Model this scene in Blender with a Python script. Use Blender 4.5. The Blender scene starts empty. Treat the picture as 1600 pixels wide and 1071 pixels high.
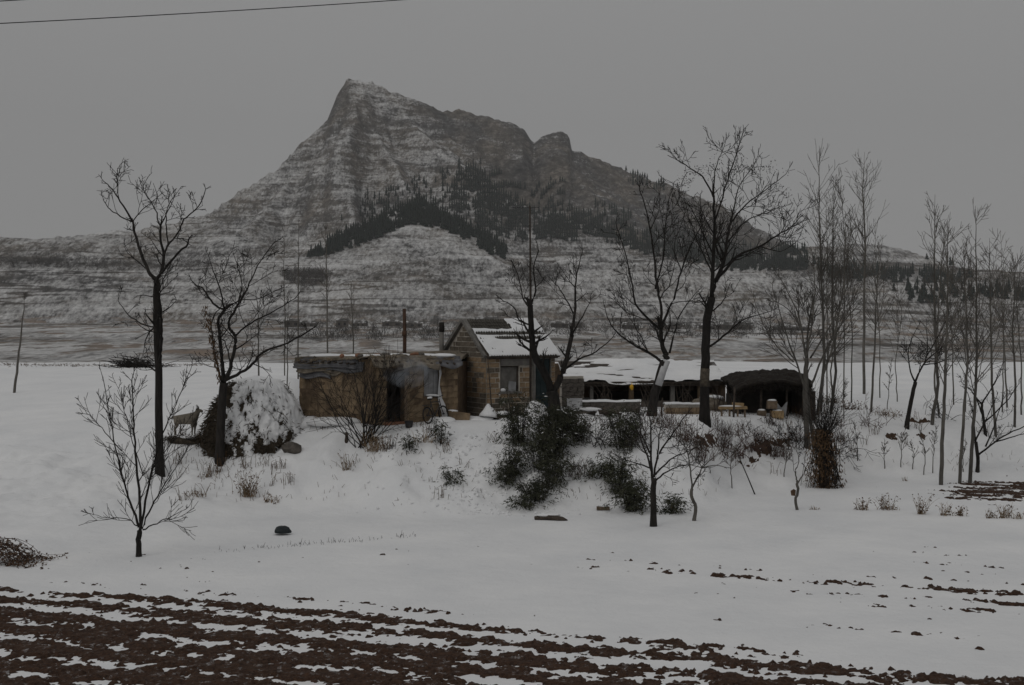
import bpy, bmesh, math, random
import numpy as np
from mathutils import Vector, Matrix

R = random.Random(7)
NR = np.random.RandomState(7)
sc = bpy.context.scene
col = sc.collection
PI = math.pi

# ------------------------------------------------------------------ camera, sky, sun, exposure
FPX, CAMZ, HZN = 2000.0, 6.5, 500.0          # focal length in photo pixels, eye height, horizon row
cam_d = bpy.data.cameras.new("camera")
cam = bpy.data.objects.new("camera", cam_d)
col.objects.link(cam)
cam_d.sensor_width = 36.0
cam_d.lens = 45.0
cam_d.shift_y = -35.5 / 1600.0
cam_d.clip_start = 0.5
cam_d.clip_end = 9000.0
cam.location = (0, 0, CAMZ)
cam.rotation_euler = (PI / 2, 0, 0)
sc.camera = cam

SUN_EL, SUN_AZ = math.radians(42), math.radians(215)
world = bpy.data.worlds.new("World")
sc.world = world
world.use_nodes = True
wt = world.node_tree
wt.nodes.clear()
def wn(t, **k):
    n = wt.nodes.new(t)
    for a, b in k.items():
        setattr(n, a, b)
    return n
w_out = wn("ShaderNodeOutputWorld")
w_bg = wn("ShaderNodeBackground")
w_sky = wn("ShaderNodeTexSky", sky_type='NISHITA', sun_disc=False)
w_sky.sun_elevation = SUN_EL
w_sky.sun_rotation = SUN_AZ
w_hsv = wn("ShaderNodeHueSaturation")
w_hsv.inputs['Saturation'].default_value = 0.12
w_mix = wn("ShaderNodeMix", data_type='RGBA')
w_mix.inputs[0].default_value = 0.93                      # closed cloud deck over the clear sky
w_tc = wn("ShaderNodeTexCoord")
w_sep = wn("ShaderNodeSeparateXYZ")
w_ramp = wn("ShaderNodeMapRange")                         # overcast sky: zenith brighter than horizon
w_ramp.inputs['From Min'].default_value = 0.15
w_ramp.inputs['From Max'].default_value = 1.0
w_ramp.inputs['To Min'].default_value = 3.85
w_ramp.inputs['To Max'].default_value = 7.8
w_comb = wn("ShaderNodeCombineColor")
wl = wt.links
wl.new(w_sky.outputs[0], w_hsv.inputs['Color'])
wl.new(w_hsv.outputs[0], w_mix.inputs[6])
wl.new(w_tc.outputs['Generated'], w_sep.inputs[0])
wl.new(w_sep.outputs[2], w_ramp.inputs['Value'])
for i in range(3):
    wl.new(w_ramp.outputs[0], w_comb.inputs[i])
wl.new(w_comb.outputs[0], w_mix.inputs[7])
wl.new(w_mix.outputs[2], w_bg.inputs['Color'])
w_bg.inputs['Strength'].default_value = 0.10
wl.new(w_bg.outputs[0], w_out.inputs[0])

sun_d = bpy.data.lights.new("sun", 'SUN')
sun_d.energy = 0.8
sun_d.angle = math.radians(40)
sun_d.color = (1.0, 0.975, 0.94)
sun = bpy.data.objects.new("sun", sun_d)
col.objects.link(sun)
sd = Vector((math.sin(SUN_AZ) * math.cos(SUN_EL), math.cos(SUN_AZ) * math.cos(SUN_EL), math.sin(SUN_EL)))
sun.rotation_euler = sd.to_track_quat('Z', 'Y').to_euler()
sun.location = (0, -20, 60)

sc.view_settings.view_transform = 'Standard'
sc.view_settings.look = 'None'
sc.view_settings.gamma = 1.0
sc.view_settings.use_curve_mapping = False
sc.view_settings.exposure = -0.80
sc.cycles.max_bounces = 6
sc.cycles.volume_bounces = 1
sc.cycles.use_adaptive_sampling = True

# ------------------------------------------------------------------ helpers
def P(px, py, d):
    """a point of the place: photo column and row at a known distance"""
    return Vector(((px - 800) / FPX * d, d, CAMZ + (HZN - py) / FPX * d))

def hsh(ix, iy, seed):
    n = (ix.astype(np.int64) * 374761393 + iy.astype(np.int64) * 668265263 + seed * 982451653) & 0xffffffff
    n = ((n ^ (n >> 13)) * 1274126177) & 0xffffffff
    n = (n ^ (n >> 16)) & 0xffffffff
    return n.astype(np.float64) / 4294967295.0

def vn(x, y, seed=0):
    x = np.asarray(x, float); y = np.asarray(y, float)
    ix = np.floor(x); iy = np.floor(y)
    fx = x - ix; fy = y - iy
    fx = fx * fx * fx * (fx * (fx * 6 - 15) + 10); fy = fy * fy * fy * (fy * (fy * 6 - 15) + 10)
    a = hsh(ix, iy, seed); b = hsh(ix + 1, iy, seed); c = hsh(ix, iy + 1, seed); d = hsh(ix + 1, iy + 1, seed)
    return (a * (1 - fx) + b * fx) * (1 - fy) + (c * (1 - fx) + d * fx) * fy

def fbm(x, y, seed=0, o=4, g=0.5):
    s = 0; a = 1; t = 0
    for i in range(o):
        s = s + a * (vn(x * 2 ** i, y * 2 ** i, seed + i * 17) - 0.5)
        t += a; a *= g
    return s / t

def sst(a, b, x):
    t = np.clip((x - a) / (b - a), 0, 1)
    return t * t * (3 - 2 * t)

def tag(o, label=None, cat=None, group=None, kind=None):
    if label: o["label"] = label
    if cat: o["category"] = cat
    if group: o["group"] = group
    if kind: o["kind"] = kind
    return o

def empty(name, loc, label, cat, group=None, rz=0.0):
    o = bpy.data.objects.new(name, None)
    o.empty_display_size = 0.2
    col.objects.link(o)
    o.location = loc
    o.rotation_euler = (0, 0, rz)
    return tag(o, label, cat, group)

def mk(name, V, F, m, parent=None, smooth=False, base=None):
    """one mesh object; V may be an (n,3) array of world points, base is taken off"""
    V = np.asarray(V, float).reshape(-1, 3)
    if base is not None:
        V = V - np.asarray(base, float)[None, :]
    me = bpy.data.meshes.new(name)
    if isinstance(F, np.ndarray):
        k = F.shape[1]
        me.vertices.add(len(V)); me.vertices.foreach_set("co", V.ravel())
        me.loops.add(F.size); me.loops.foreach_set("vertex_index", F.ravel().astype(np.int32))
        me.polygons.add(len(F)); me.polygons.foreach_set("loop_start", np.arange(0, F.size, k, dtype=np.int32))
        me.update(calc_edges=True)
    else:
        me.from_pydata(V.tolist(), [], F)
        me.update()
    if smooth:
        me.polygons.foreach_set("use_smooth", np.ones(len(me.polygons), dtype=bool))
    if m is not None:
        me.materials.append(m)
    o = bpy.data.objects.new(name, me)
    col.objects.link(o)
    if parent is not None:
        o.parent = parent
    return o

def gridfaces(nr, nc):
    i = np.arange(nr - 1)[:, None] * nc + np.arange(nc - 1)[None, :]
    i = i.ravel()
    return np.stack([i, i + 1, i + nc + 1, i + nc], 1)

class MB:
    """collects boxes, tubes, lathes for one mesh"""
    def __init__(s): s.V = []; s.F = []
    def add(s, V, F):
        b = len(s.V); s.V += [tuple(v) for v in V]; s.F += [tuple(i + b for i in f) for f in F]; return s
    def box(s, c, size, rot=None, jit=0.0):
        x, y, z = [q / 2 for q in size]
        pts = [Vector((a * x, b * y, cc * z)) for cc in (-1, 1) for a, b in ((-1, -1), (1, -1), (1, 1), (-1, 1))]
        if jit: pts = [p + Vector((R.uniform(-jit, jit), R.uniform(-jit, jit), R.uniform(-jit, jit))) for p in pts]
        if rot is not None: pts = [rot @ p for p in pts]
        c = Vector(c)
        return s.add([p + c for p in pts], [(3, 2, 1, 0), (4, 5, 6, 7), (0, 1, 5, 4), (1, 2, 6, 5), (2, 3, 7, 6), (3, 0, 4, 7)])
    def tube(s, pts, rad, n=6, cap=True):
        pts = [Vector(p) for p in pts]
        if not isinstance(rad, (list, tuple)): rad = [rad] * len(pts)
        V = []
        for i, p in enumerate(pts):
            t = (pts[min(i + 1, len(pts) - 1)] - pts[max(i - 1, 0)])
            if t.length < 1e-9: t = Vector((0, 0, 1))
            t.normalize()
            a = Vector((0, 0, 1)) if abs(t.z) < 0.9 else Vector((1, 0, 0))
            u = t.cross(a).normalized(); v = t.cross(u)
            for k in range(n):
                an = 2 * PI * k / n
                V.append(p + (u * math.cos(an) + v * math.sin(an)) * rad[i])
        F = []
        for i in range(len(pts) - 1):
            for k in range(n):
                F.append((i * n + k, i * n + (k + 1) % n, (i + 1) * n + (k + 1) % n, (i + 1) * n + k))
        if cap:
            F.append(tuple(range(n - 1, -1, -1))); F.append(tuple((len(pts) - 1) * n + k for k in range(n)))
        return s.add(V, F)
    def ring(s, c, r, tr, ax, n=20, m=5):
        ax = Vector(ax).normalized()
        a = Vector((0, 0, 1)) if abs(ax.z) < 0.9 else Vector((1, 0, 0))
        u = ax.cross(a).normalized(); v = ax.cross(u); c = Vector(c)
        V = []; F = []
        for i in range(n):
            t = 2 * PI * i / n; e = u * math.cos(t) + v * math.sin(t)
            for k in range(m):
                q = 2 * PI * k / m
                V.append(c + e * (r + tr * math.cos(q)) + ax * tr * math.sin(q))
        for i in range(n):
            for k in range(m):
                F.append((i * m + k, ((i + 1) % n) * m + k, ((i + 1) % n) * m + (k + 1) % m, i * m + (k + 1) % m))
        return s.add(V, F)
    def blob(s, c, r, seed=0, rough=0.25, sub=2, flat=None):
        bm = bmesh.new(); bmesh.ops.create_icosphere(bm, subdivisions=sub, radius=1)
        Q = np.array([v.co[:] for v in bm.verts])
        K = 1 + rough * 2 * fbm(Q[:, 0] * 1.6 + seed * 3.1 + Q[:, 2], Q[:, 1] * 1.6 - Q[:, 2] * 1.3 + seed, seed, 3)
        Q = Q * np.array(r)[None, :] * K[:, None]
        if flat is not None: Q[:, 2] = np.maximum(Q[:, 2], flat)
        V = (Q + np.array(c)[None, :]).tolist()
        F = [tuple(v.index for v in f.verts) for f in bm.faces]
        bm.free()
        return s.add(V, F)
    def build(s, name, m, parent=None, smooth=False, base=None, kind=None):
        o = mk(name, np.array(s.V), s.F, m, parent, smooth, base)
        if kind: o["kind"] = kind
        return o

# ------------------------------------------------------------------ materials
def mat(name, fn):
    m = bpy.data.materials.new(name); m.use_nodes = True
    nt = m.node_tree; nt.nodes.clear()
    out = nt.nodes.new("ShaderNodeOutputMaterial"); b = nt.nodes.new("ShaderNodeBsdfPrincipled")
    nt.links.new(b.outputs[0], out.inputs[0])
    b.inputs['Roughness'].default_value = 0.85
    b.inputs['Specular IOR Level'].default_value = 0.2
    fn(nt, b)
    return m
def N(nt, t, **k):
    n = nt.nodes.new(t)
    for a, b in k.items():
        if a.startswith("i_"):
            n.inputs[a[2:].replace("_", " ")].default_value = b
        else: setattr(n, a, b)
    return n
def noise(nt, scale, detail=4, vec=None, rough=0.55, sc3=None, coord='Object'):
    n = N(nt, "ShaderNodeTexNoise"); n.inputs['Scale'].default_value = scale
    n.inputs['Detail'].default_value = detail; n.inputs['Roughness'].default_value = rough
    tc = N(nt, "ShaderNodeTexCoord")
    src = tc.outputs[coord]
    if sc3 is not None:
        mp = N(nt, "ShaderNodeMapping"); mp.inputs['Scale'].default_value = sc3
        nt.links.new(src, mp.inputs[0]); src = mp.outputs[0]
    nt.links.new(src, n.inputs['Vector'])
    return n
def ramp(nt, src, stops):
    r = N(nt, "ShaderNodeValToRGB"); e = r.color_ramp.elements
    while len(e) < len(stops): e.new(0.5)
    for i, (p, c) in enumerate(stops):
        e[i].position = p; e[i].color = (*c, 1) if len(c) == 3 else c
    nt.links.new(src, r.inputs[0]); return r
def bump(nt, b, src, strength=0.3, dist=0.02):
    bp = N(nt, "ShaderNodeBump"); bp.inputs['Strength'].default_value = strength; bp.inputs['Distance'].default_value = dist
    nt.links.new(src, bp.inputs['Height']); nt.links.new(bp.outputs[0], b.inputs['Normal'])
def rough_col(name, c1, c2, scale=6, detail=5, lo=0.35, hi=0.65, bs=0.3, bd=0.02, rnd=0.0, rough=0.88, sc3=None, c3=None):
    def f(nt, b):
        n = noise(nt, scale, detail, sc3=sc3)
        st = [(lo, c1), (hi, c2)] if c3 is None else [(lo, c1), ((lo + hi) / 2, c2), (hi, c3)]
        r = ramp(nt, n.outputs[0], st)
        o = r.outputs[0]
        if rnd:
            oi = N(nt, "ShaderNodeObjectInfo"); mr = N(nt, "ShaderNodeMapRange")
            mr.inputs['To Min'].default_value = 1 - rnd; mr.inputs['To Max'].default_value = 1 + rnd
            nt.links.new(oi.outputs['Random'], mr.inputs[0])
            mx = N(nt, "ShaderNodeVectorMath", operation='SCALE')
            nt.links.new(o, mx.inputs[0]); nt.links.new(mr.outputs[0], mx.inputs['Scale']); o = mx.outputs[0]
        nt.links.new(o, b.inputs['Base Color'])
        b.inputs['Roughness'].default_value = rough
        if bs:
            n2 = noise(nt, scale * 2.5, 4, sc3=sc3)
            bump(nt, b, n2.outputs[0], bs, bd)
    return mat(name, f)

def f_snow(nt, b):
    n = noise(nt, 0.35, 5); r = ramp(nt, n.outputs[0], [(0.3, (0.67, 0.677, 0.687)), (0.7, (0.77, 0.77, 0.77))])
    nt.links.new(r.outputs[0], b.inputs['Base Color'])
    b.inputs['Roughness'].default_value = 0.7
    n2 = noise(nt, 2.2, 10, rough=0.66)
    bump(nt, b, n2.outputs[0], 0.5, 0.12)
M = {}
M['snow'] = mat("snow", f_snow)
def f_soil(nt, b):
    L = nt.links
    n1 = noise(nt, 14, 8, rough=0.65); c = ramp(nt, n1.outputs[0], [(0.3, (0.018, 0.010, 0.007)), (0.7, (0.080, 0.043, 0.026))])
    geo = N(nt, "ShaderNodeNewGeometry"); sp = N(nt, "ShaderNodeSeparateXYZ"); L.new(geo.outputs['Normal'], sp.inputs[0])
    n3 = noise(nt, 5, 9, rough=0.75)
    m1 = N(nt, "ShaderNodeMath", operation='MULTIPLY_ADD'); L.new(sp.outputs[2], m1.inputs[0]); m1.inputs[1].default_value = 0.16; L.new(n3.outputs[0], m1.inputs[2])
    d = ramp(nt, m1.outputs[0], [(0.72, (0, 0, 0)), (0.84, (0.45, 0.45, 0.45))])          # thin dusting of snow
    mx = N(nt, "ShaderNodeMix", data_type='RGBA'); L.new(d.outputs[0], mx.inputs[0]); L.new(c.outputs[0], mx.inputs[6]); mx.inputs[7].default_value = (0.72, 0.72, 0.73, 1)
    L.new(mx.outputs[2], b.inputs['Base Color'])
    n2 = noise(nt, 30, 5); bump(nt, b, n2.outputs[0], 0.8, 0.05)
M['soil'] = mat("soil", f_soil)
M['earth'] = rough_col("bare_earth", (0.03, 0.020, 0.014), (0.085, 0.052, 0.034), 4, 7, 0.3, 0.7, 0.7, 0.05)
M['bark'] = rough_col("bark", (0.010, 0.009, 0.008), (0.030, 0.026, 0.023), 9, 5, 0.3, 0.7, 0.6, 0.02, rnd=0.25, sc3=(1, 1, 0.25))
M['bark_grey'] = rough_col("bark_grey", (0.06, 0.056, 0.05), (0.13, 0.12, 0.105), 7, 5, 0.3, 0.7, 0.4, 0.01, rnd=0.2, sc3=(1, 1, 0.3))
M['twig'] = rough_col("twig", (0.016, 0.014, 0.012), (0.028, 0.024, 0.021), 3, 2, 0.3, 0.7, 0, rnd=0.25)
M['twig_grey'] = rough_col("twig_grey", (0.075, 0.068, 0.060), (0.12, 0.108, 0.095), 3, 2, 0.3, 0.7, 0, rnd=0.2)
M['twig_red'] = rough_col("twig_red", (0.05, 0.034, 0.028), (0.085, 0.052, 0.042), 3, 2, 0.3, 0.7, 0, rnd=0.2)
M['vine'] = rough_col("vine", (0.045, 0.03, 0.018), (0.14, 0.085, 0.045), 7, 3, 0.3, 0.7, 0)
M['leaf'] = rough_col("dry_leaf", (0.05, 0.032, 0.02), (0.13, 0.08, 0.05), 6, 3, 0.3, 0.7, 0)
M['straw'] = rough_col("straw", (0.14, 0.10, 0.06), (0.30, 0.22, 0.14), 5, 3, 0.3, 0.7, 0, rnd=0.2)
M['hay'] = rough_col("hay", (0.022, 0.018, 0.013), (0.085, 0.066, 0.045), 9, 6, 0.3, 0.7, 0.8, 0.06)
M['bamboo'] = rough_col("bamboo", (0.018, 0.022, 0.013), (0.066, 0.066, 0.042), 5, 3, 0.3, 0.7, 0, rnd=0.2)
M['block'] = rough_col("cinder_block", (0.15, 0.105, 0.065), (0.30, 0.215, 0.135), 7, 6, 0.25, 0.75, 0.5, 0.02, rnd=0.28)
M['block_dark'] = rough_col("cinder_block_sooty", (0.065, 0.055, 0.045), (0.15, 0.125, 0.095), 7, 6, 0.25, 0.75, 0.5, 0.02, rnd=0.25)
M['mortar'] = rough_col("mortar", (0.34, 0.31, 0.27), (0.52, 0.48, 0.42), 8, 5, 0.3, 0.7, 0.3, 0.01)
M['cement'] = rough_col("cement", (0.10, 0.095, 0.088), (0.19, 0.18, 0.165), 5, 6, 0.3, 0.7, 0.3, 0.02)
def f_adobe(nt, b):
    L = nt.links
    n1 = noise(nt, 3.0, 8, coord='Object', rough=0.65)
    geo = N(nt, "ShaderNodeNewGeometry")
    mp = N(nt, "ShaderNodeMapping"); mp.inputs['Scale'].default_value = (1.6, 1.6, 0.35); L.new(geo.outputs['Position'], mp.inputs[0])
    st = N(nt, "ShaderNodeTexNoise"); st.inputs['Scale'].default_value = 1.6; st.inputs['Detail'].default_value = 6; L.new(mp.outputs[0], st.inputs['Vector'])
    c1 = ramp(nt, n1.outputs[0], [(0.28, (0.10, 0.071, 0.045)), (0.5, (0.20, 0.146, 0.092)), (0.74, (0.31, 0.235, 0.152))])
    c2 = ramp(nt, st.outputs[0], [(0.36, (0.42, 0.40, 0.40)), (0.52, (0.95, 0.95, 0.95)), (0.70, (1.2, 1.16, 1.1))])
    mx = N(nt, "ShaderNodeMix", data_type='RGBA', blend_type='MULTIPLY'); mx.inputs[0].default_value = 0.9
    L.new(c1.outputs[0], mx.inputs[6]); L.new(c2.outputs[0], mx.inputs[7])
    oi = N(nt, "ShaderNodeObjectInfo"); mr = N(nt, "ShaderNodeMapRange"); mr.inputs['To Min'].default_value = 0.82; mr.inputs['To Max'].default_value = 1.18
    L.new(oi.outputs['Random'], mr.inputs[0]); sc_ = N(nt, "ShaderNodeVectorMath", operation='SCALE'); L.new(mx.outputs[2], sc_.inputs[0]); L.new(mr.outputs[0], sc_.inputs['Scale'])
    L.new(sc_.outputs[0], b.inputs['Base Color'])
    n2 = noise(nt, 9, 6, rough=0.7); bump(nt, b, n2.outputs[0], 0.8, 0.05)
M['adobe'] = mat("adobe", f_adobe)
M['adobe_joint'] = rough_col("adobe_joint", (0.06, 0.042, 0.028), (0.15, 0.105, 0.068), 5, 6, 0.3, 0.7, 0.5, 0.03)
M['sheet'] = rough_col("asbestos_sheet", (0.075, 0.075, 0.08), (0.17, 0.17, 0.178), 3, 6, 0.3, 0.7, 0.3, 0.02, rnd=0.25)
M['reed'] = rough_col("reed_mat", (0.10, 0.085, 0.066), (0.25, 0.215, 0.17), 6, 6, 0.3, 0.7, 0.6, 0.04, rnd=0.2)
M['tile'] = rough_col("roof_tile", (0.035, 0.032, 0.028), (0.085, 0.078, 0.066), 8, 5, 0.3, 0.7, 0.3, 0.02)
M['dark'] = rough_col("soot_and_shade", (0.012, 0.011, 0.010), (0.028, 0.025, 0.022), 4, 4, 0.3, 0.7, 0.4, 0.03)  # chimney soot, and interior shade put into colour for shed and hut
M['thatch'] = rough_col("old_thatch", (0.010, 0.008, 0.007), (0.030, 0.024, 0.018), 9, 6, 0.3, 0.7, 0.8, 0.06)
M['wood'] = rough_col("weathered_wood", (0.09, 0.065, 0.045), (0.20, 0.15, 0.105), 8, 5, 0.3, 0.7, 0.4, 0.01, rnd=0.25)
M['wood_dark'] = rough_col("dark_wood", (0.03, 0.024, 0.02), (0.075, 0.06, 0.048), 8, 5, 0.3, 0.7, 0.4, 0.01, rnd=0.25)
M['plank'] = rough_col("yellow_plank", (0.20, 0.14, 0.075), (0.34, 0.24, 0.13), 6, 5, 0.3, 0.7, 0.3, 0.01, rnd=0.2)
M['rust'] = rough_col("rusty_pipe", (0.028, 0.02, 0.016), (0.10, 0.05, 0.028), 5, 6, 0.3, 0.8, 0.3, 0.01, rough=0.7)
M['teal'] = rough_col("teal_door", (0.012, 0.022, 0.024), (0.025, 0.04, 0.042), 4, 4, 0.3, 0.7, 0.2, 0.01, rough=0.6)
M['board'] = rough_col("grey_board", (0.17, 0.17, 0.175), (0.28, 0.28, 0.285), 4, 5, 0.3, 0.7, 0.2, 0.01)
M['wrap'] = rough_col("bark_wrap", (0.04, 0.034, 0.027), (0.12, 0.10, 0.075), 9, 6, 0.3, 0.7, 0.6, 0.02)
M['grey_plastic'] = rough_col("grey_plastic", (0.16, 0.16, 0.165), (0.30, 0.30, 0.305), 3, 5, 0.3, 0.7, 0.3, 0.02, rough=0.5)
M['cloth'] = rough_col("pale_plastic", (0.36, 0.36, 0.37), (0.54, 0.54, 0.54), 3, 4, 0.3, 0.7, 0.3, 0.02, rough=0.5)
M['yellow'] = rough_col("yellow_plastic", (0.50, 0.27, 0.015), (0.62, 0.36, 0.03), 4, 3, 0.3, 0.7, 0, rough=0.45)
M['blackbag'] = rough_col("black_plastic", (0.010, 0.014, 0.016), (0.022, 0.028, 0.030), 5, 3, 0.3, 0.7, 0.4, 0.02, rough=0.35)
M['stone'] = rough_col("stone", (0.05, 0.044, 0.038), (0.13, 0.115, 0.10), 5, 6, 0.3, 0.7, 0.6, 0.04)
M['brick'] = rough_col("red_brick", (0.13, 0.065, 0.04), (0.24, 0.12, 0.075), 6, 5, 0.3, 0.7, 0.4, 0.02, rnd=0.2)
M['wool'] = rough_col("wool", (0.09, 0.078, 0.062), (0.21, 0.185, 0.15), 12, 6, 0.3, 0.7, 0.8, 0.03)
M['metal'] = rough_col("dark_metal", (0.02, 0.02, 0.021), (0.05, 0.05, 0.052), 5, 4, 0.3, 0.7, 0, rough=0.5)
M['rubber'] = rough_col("rubber", (0.012, 0.012, 0.012), (0.022, 0.022, 0.022), 5, 3, 0.3, 0.7, 0)
M['wire'] = rough_col("wire", (0.02, 0.02, 0.02), (0.035, 0.035, 0.035), 2, 2, 0.3, 0.7, 0)
M['conifer'] = rough_col("conifer", (0.010, 0.017, 0.014), (0.024, 0.034, 0.028), 0.2, 4, 0.3, 0.7, 0, rnd=0.3)
M['far_twig'] = rough_col("far_brush", (0.05, 0.047, 0.044), (0.09, 0.082, 0.075), 0.05, 3, 0.3, 0.7, 0)
M['farwall'] = rough_col("far_house_wall", (0.07, 0.06, 0.055), (0.14, 0.125, 0.11), 0.4, 4, 0.3, 0.7, 0, rnd=0.35)
M['farroof'] = rough_col("far_roof", (0.05, 0.048, 0.045), (0.10, 0.095, 0.09), 0.25, 5, 0.35, 0.62, 0, rnd=0.3, c3=(0.5, 0.5, 0.5))
M['farglass'] = rough_col("far_window", (0.012, 0.012, 0.013), (0.02, 0.02, 0.022), 1, 2, 0.3, 0.7, 0, rough=0.3)

# ------------------------------------------------------------------ terrain: the near ground
C_PX  = [-500, 0,   150, 250, 343, 440, 520, 600, 713, 800, 900, 1000, 1100, 1150, 1200, 1285, 1400, 1600, 2100]
C_TOE = [34,   36,  37,  40,  41,  42,  42,  42,  42.2, 42.2, 42, 42,   44,   46,   47.5, 49,   50,   51,   52]
C_EDG = [64,   60,  56,  51,  52,  50.5, 49, 47.6, 48.5, 48.8, 48.5, 48.7, 50,  53,   54.5, 56,   57.5, 60,   62]
C_ZE  = [1.6,  1.6, 1.7, 2.1, 2.4, 2.55, 2.75, 2.62, 2.75, 2.75, 2.7, 2.62, 2.6, 2.55, 2.5,  2.3,  2.2,  1.9,  1.8]
def G(x, y, fine=True):
    x = np.asarray(x, float); y = np.asarray(y, float)
    px = 800 + FPX * x / np.maximum(y, 8.0)
    toe = np.interp(px, C_PX, C_TOE); edg = np.interp(px, C_PX, C_EDG); ze = np.interp(px, C_PX, C_ZE)
    wob = fbm(x * 0.35, y * 0.35, 3, 3)
    onb = np.exp(-((y - 46) / 8.0) ** 2)
    t = np.clip((y + wob * 2.2 * onb - toe) / (edg - toe), -1, 2)
    s = np.clip(t, 0, 1); s = s * s * (3 - 2 * s)
    z = ze * s
    z = z + (3.0 - ze) * sst(0, 1, (y - edg) / (100 - edg))
    z = z - 8.5 * sst(104, 175, y)
    if fine:
        bank = s * (1 - s) * 4
        z = z + fbm(x * 0.12, y * 0.12, 11, 3) * 0.30 * sst(30, 42, y) + fbm(x * 0.9, y * 0.9, 5, 4) * (0.05 + 0.60 * bank) * sst(24, 36, y)
        z = z + fbm(x * 4.0, y * 4.0, 8, 3) * (0.016 + 0.20 * bank)
    return z
def g1(x, y): return float(G(np.array([x]), np.array([y]))[0])
_dd = np.linspace(18, 103, 2600)
def hit(px, py):
    """distance at which the sight line through a photo point meets the ground"""
    zr = CAMZ + (HZN - py) / FPX * _dd
    zg = G((px - 800) / FPX * _dd, _dd)
    k = np.argmax(zg >= zr)
    return float(_dd[k]) if (zg >= zr).any() else 100.0
def on(px, py):
    d = hit(px, py); x = (px - 800) / FPX * d
    return Vector((x, d, g1(x, d))), d

ys = np.concatenate([np.linspace(-30, 20, 26)[:-1], np.arange(20, 60, 0.13), np.arange(60, 110, 0.5), np.linspace(110, 180, 30)])
us = np.linspace(-1, 1, 521)
YY, UU = np.meshgrid(ys, us, indexing='ij')
XX = UU * (16 + 0.52 * np.maximum(YY, 0))
ground = mk("snow_ground", np.stack([XX, YY, G(XX, YY)], -1), gridfaces(len(ys), len(us)), M['snow'], smooth=True)
tag(ground, kind="structure", label="snow covered field and bank below the farmstead")

# ------------------------------------------------------------------ terrain: far plain, foothills and mountain
RID = [  # crest lines: (column, row, distance), side slope, exponent, floor weight
 ([(60,470,1900),(310,338,2080),(430,262,2180),(505,200,2250),(526,150,2285),(536,132,2292),(545,117,2300),(554,119,2302),(600,136,2330),(690,168,2380),(775,185,2430),(818,198,2450),(834,224,2455),
   (846,210,2455),(868,203,2455),(889,208,2455),(894,233,2460),(915,235,2470),(975,265,2500),(1040,287,2520),(1130,320,2560),(1180,350,2600),(1260,395,2600),(1420,450,2600)], 0.80),
 ([(552,140,2285),(580,190,2180),(612,245,2060),(640,300,1940),(655,345,1840)], 1.1),
 ([(470,262,2180),(430,310,2050),(390,352,1900)], 0.95),
 ([(610,155,2320),(660,205,2200),(715,258,2080),(760,288,2030),(850,330,1980),(950,362,1950),(1050,385,1900),(1150,405,1850),(1260,425,1800)], 0.75),
 ([(884,245,2420),(905,280,2300),(960,330,2150)], 0.75),
 ([(470,418,1650),(540,378,1600),(600,350,1560),(650,322,1530),(690,338,1500),(740,366,1480),(780,390,1450),(830,425,1400)], 0.45),
 ([(-260,362,1350),(-100,366,1320),(0,367,1300),(100,370,1300),(180,362,1330),(260,348,1400),(310,337,1450),(350,350,1400),(430,398,1300),(490,445,1200)], 0.36),
 ([(430,475,1120),(560,432,1150),(640,402,1180),(700,386,1200),(760,396,1200),(820,432,1150),(880,465,1100)], 0.40),
 ([(830,445,1200),(890,400,1290),(940,388,1310),(1020,402,1300),(1100,415,1280),(1220,432,1250)], 0.34),
 ([(1120,430,1680),(1230,388,1700),(1300,380,1700),(1380,380,1700),(1450,400,1680),(1510,416,1650),(1600,424,1620),(1720,430,1600),(1900,440,1600)], 0.40),
 ([(1150,474,1120),(1300,458,1150),(1450,450,1200),(1600,446,1220),(1750,446,1220),(1950,450,1220)], 0.28),
]
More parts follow.
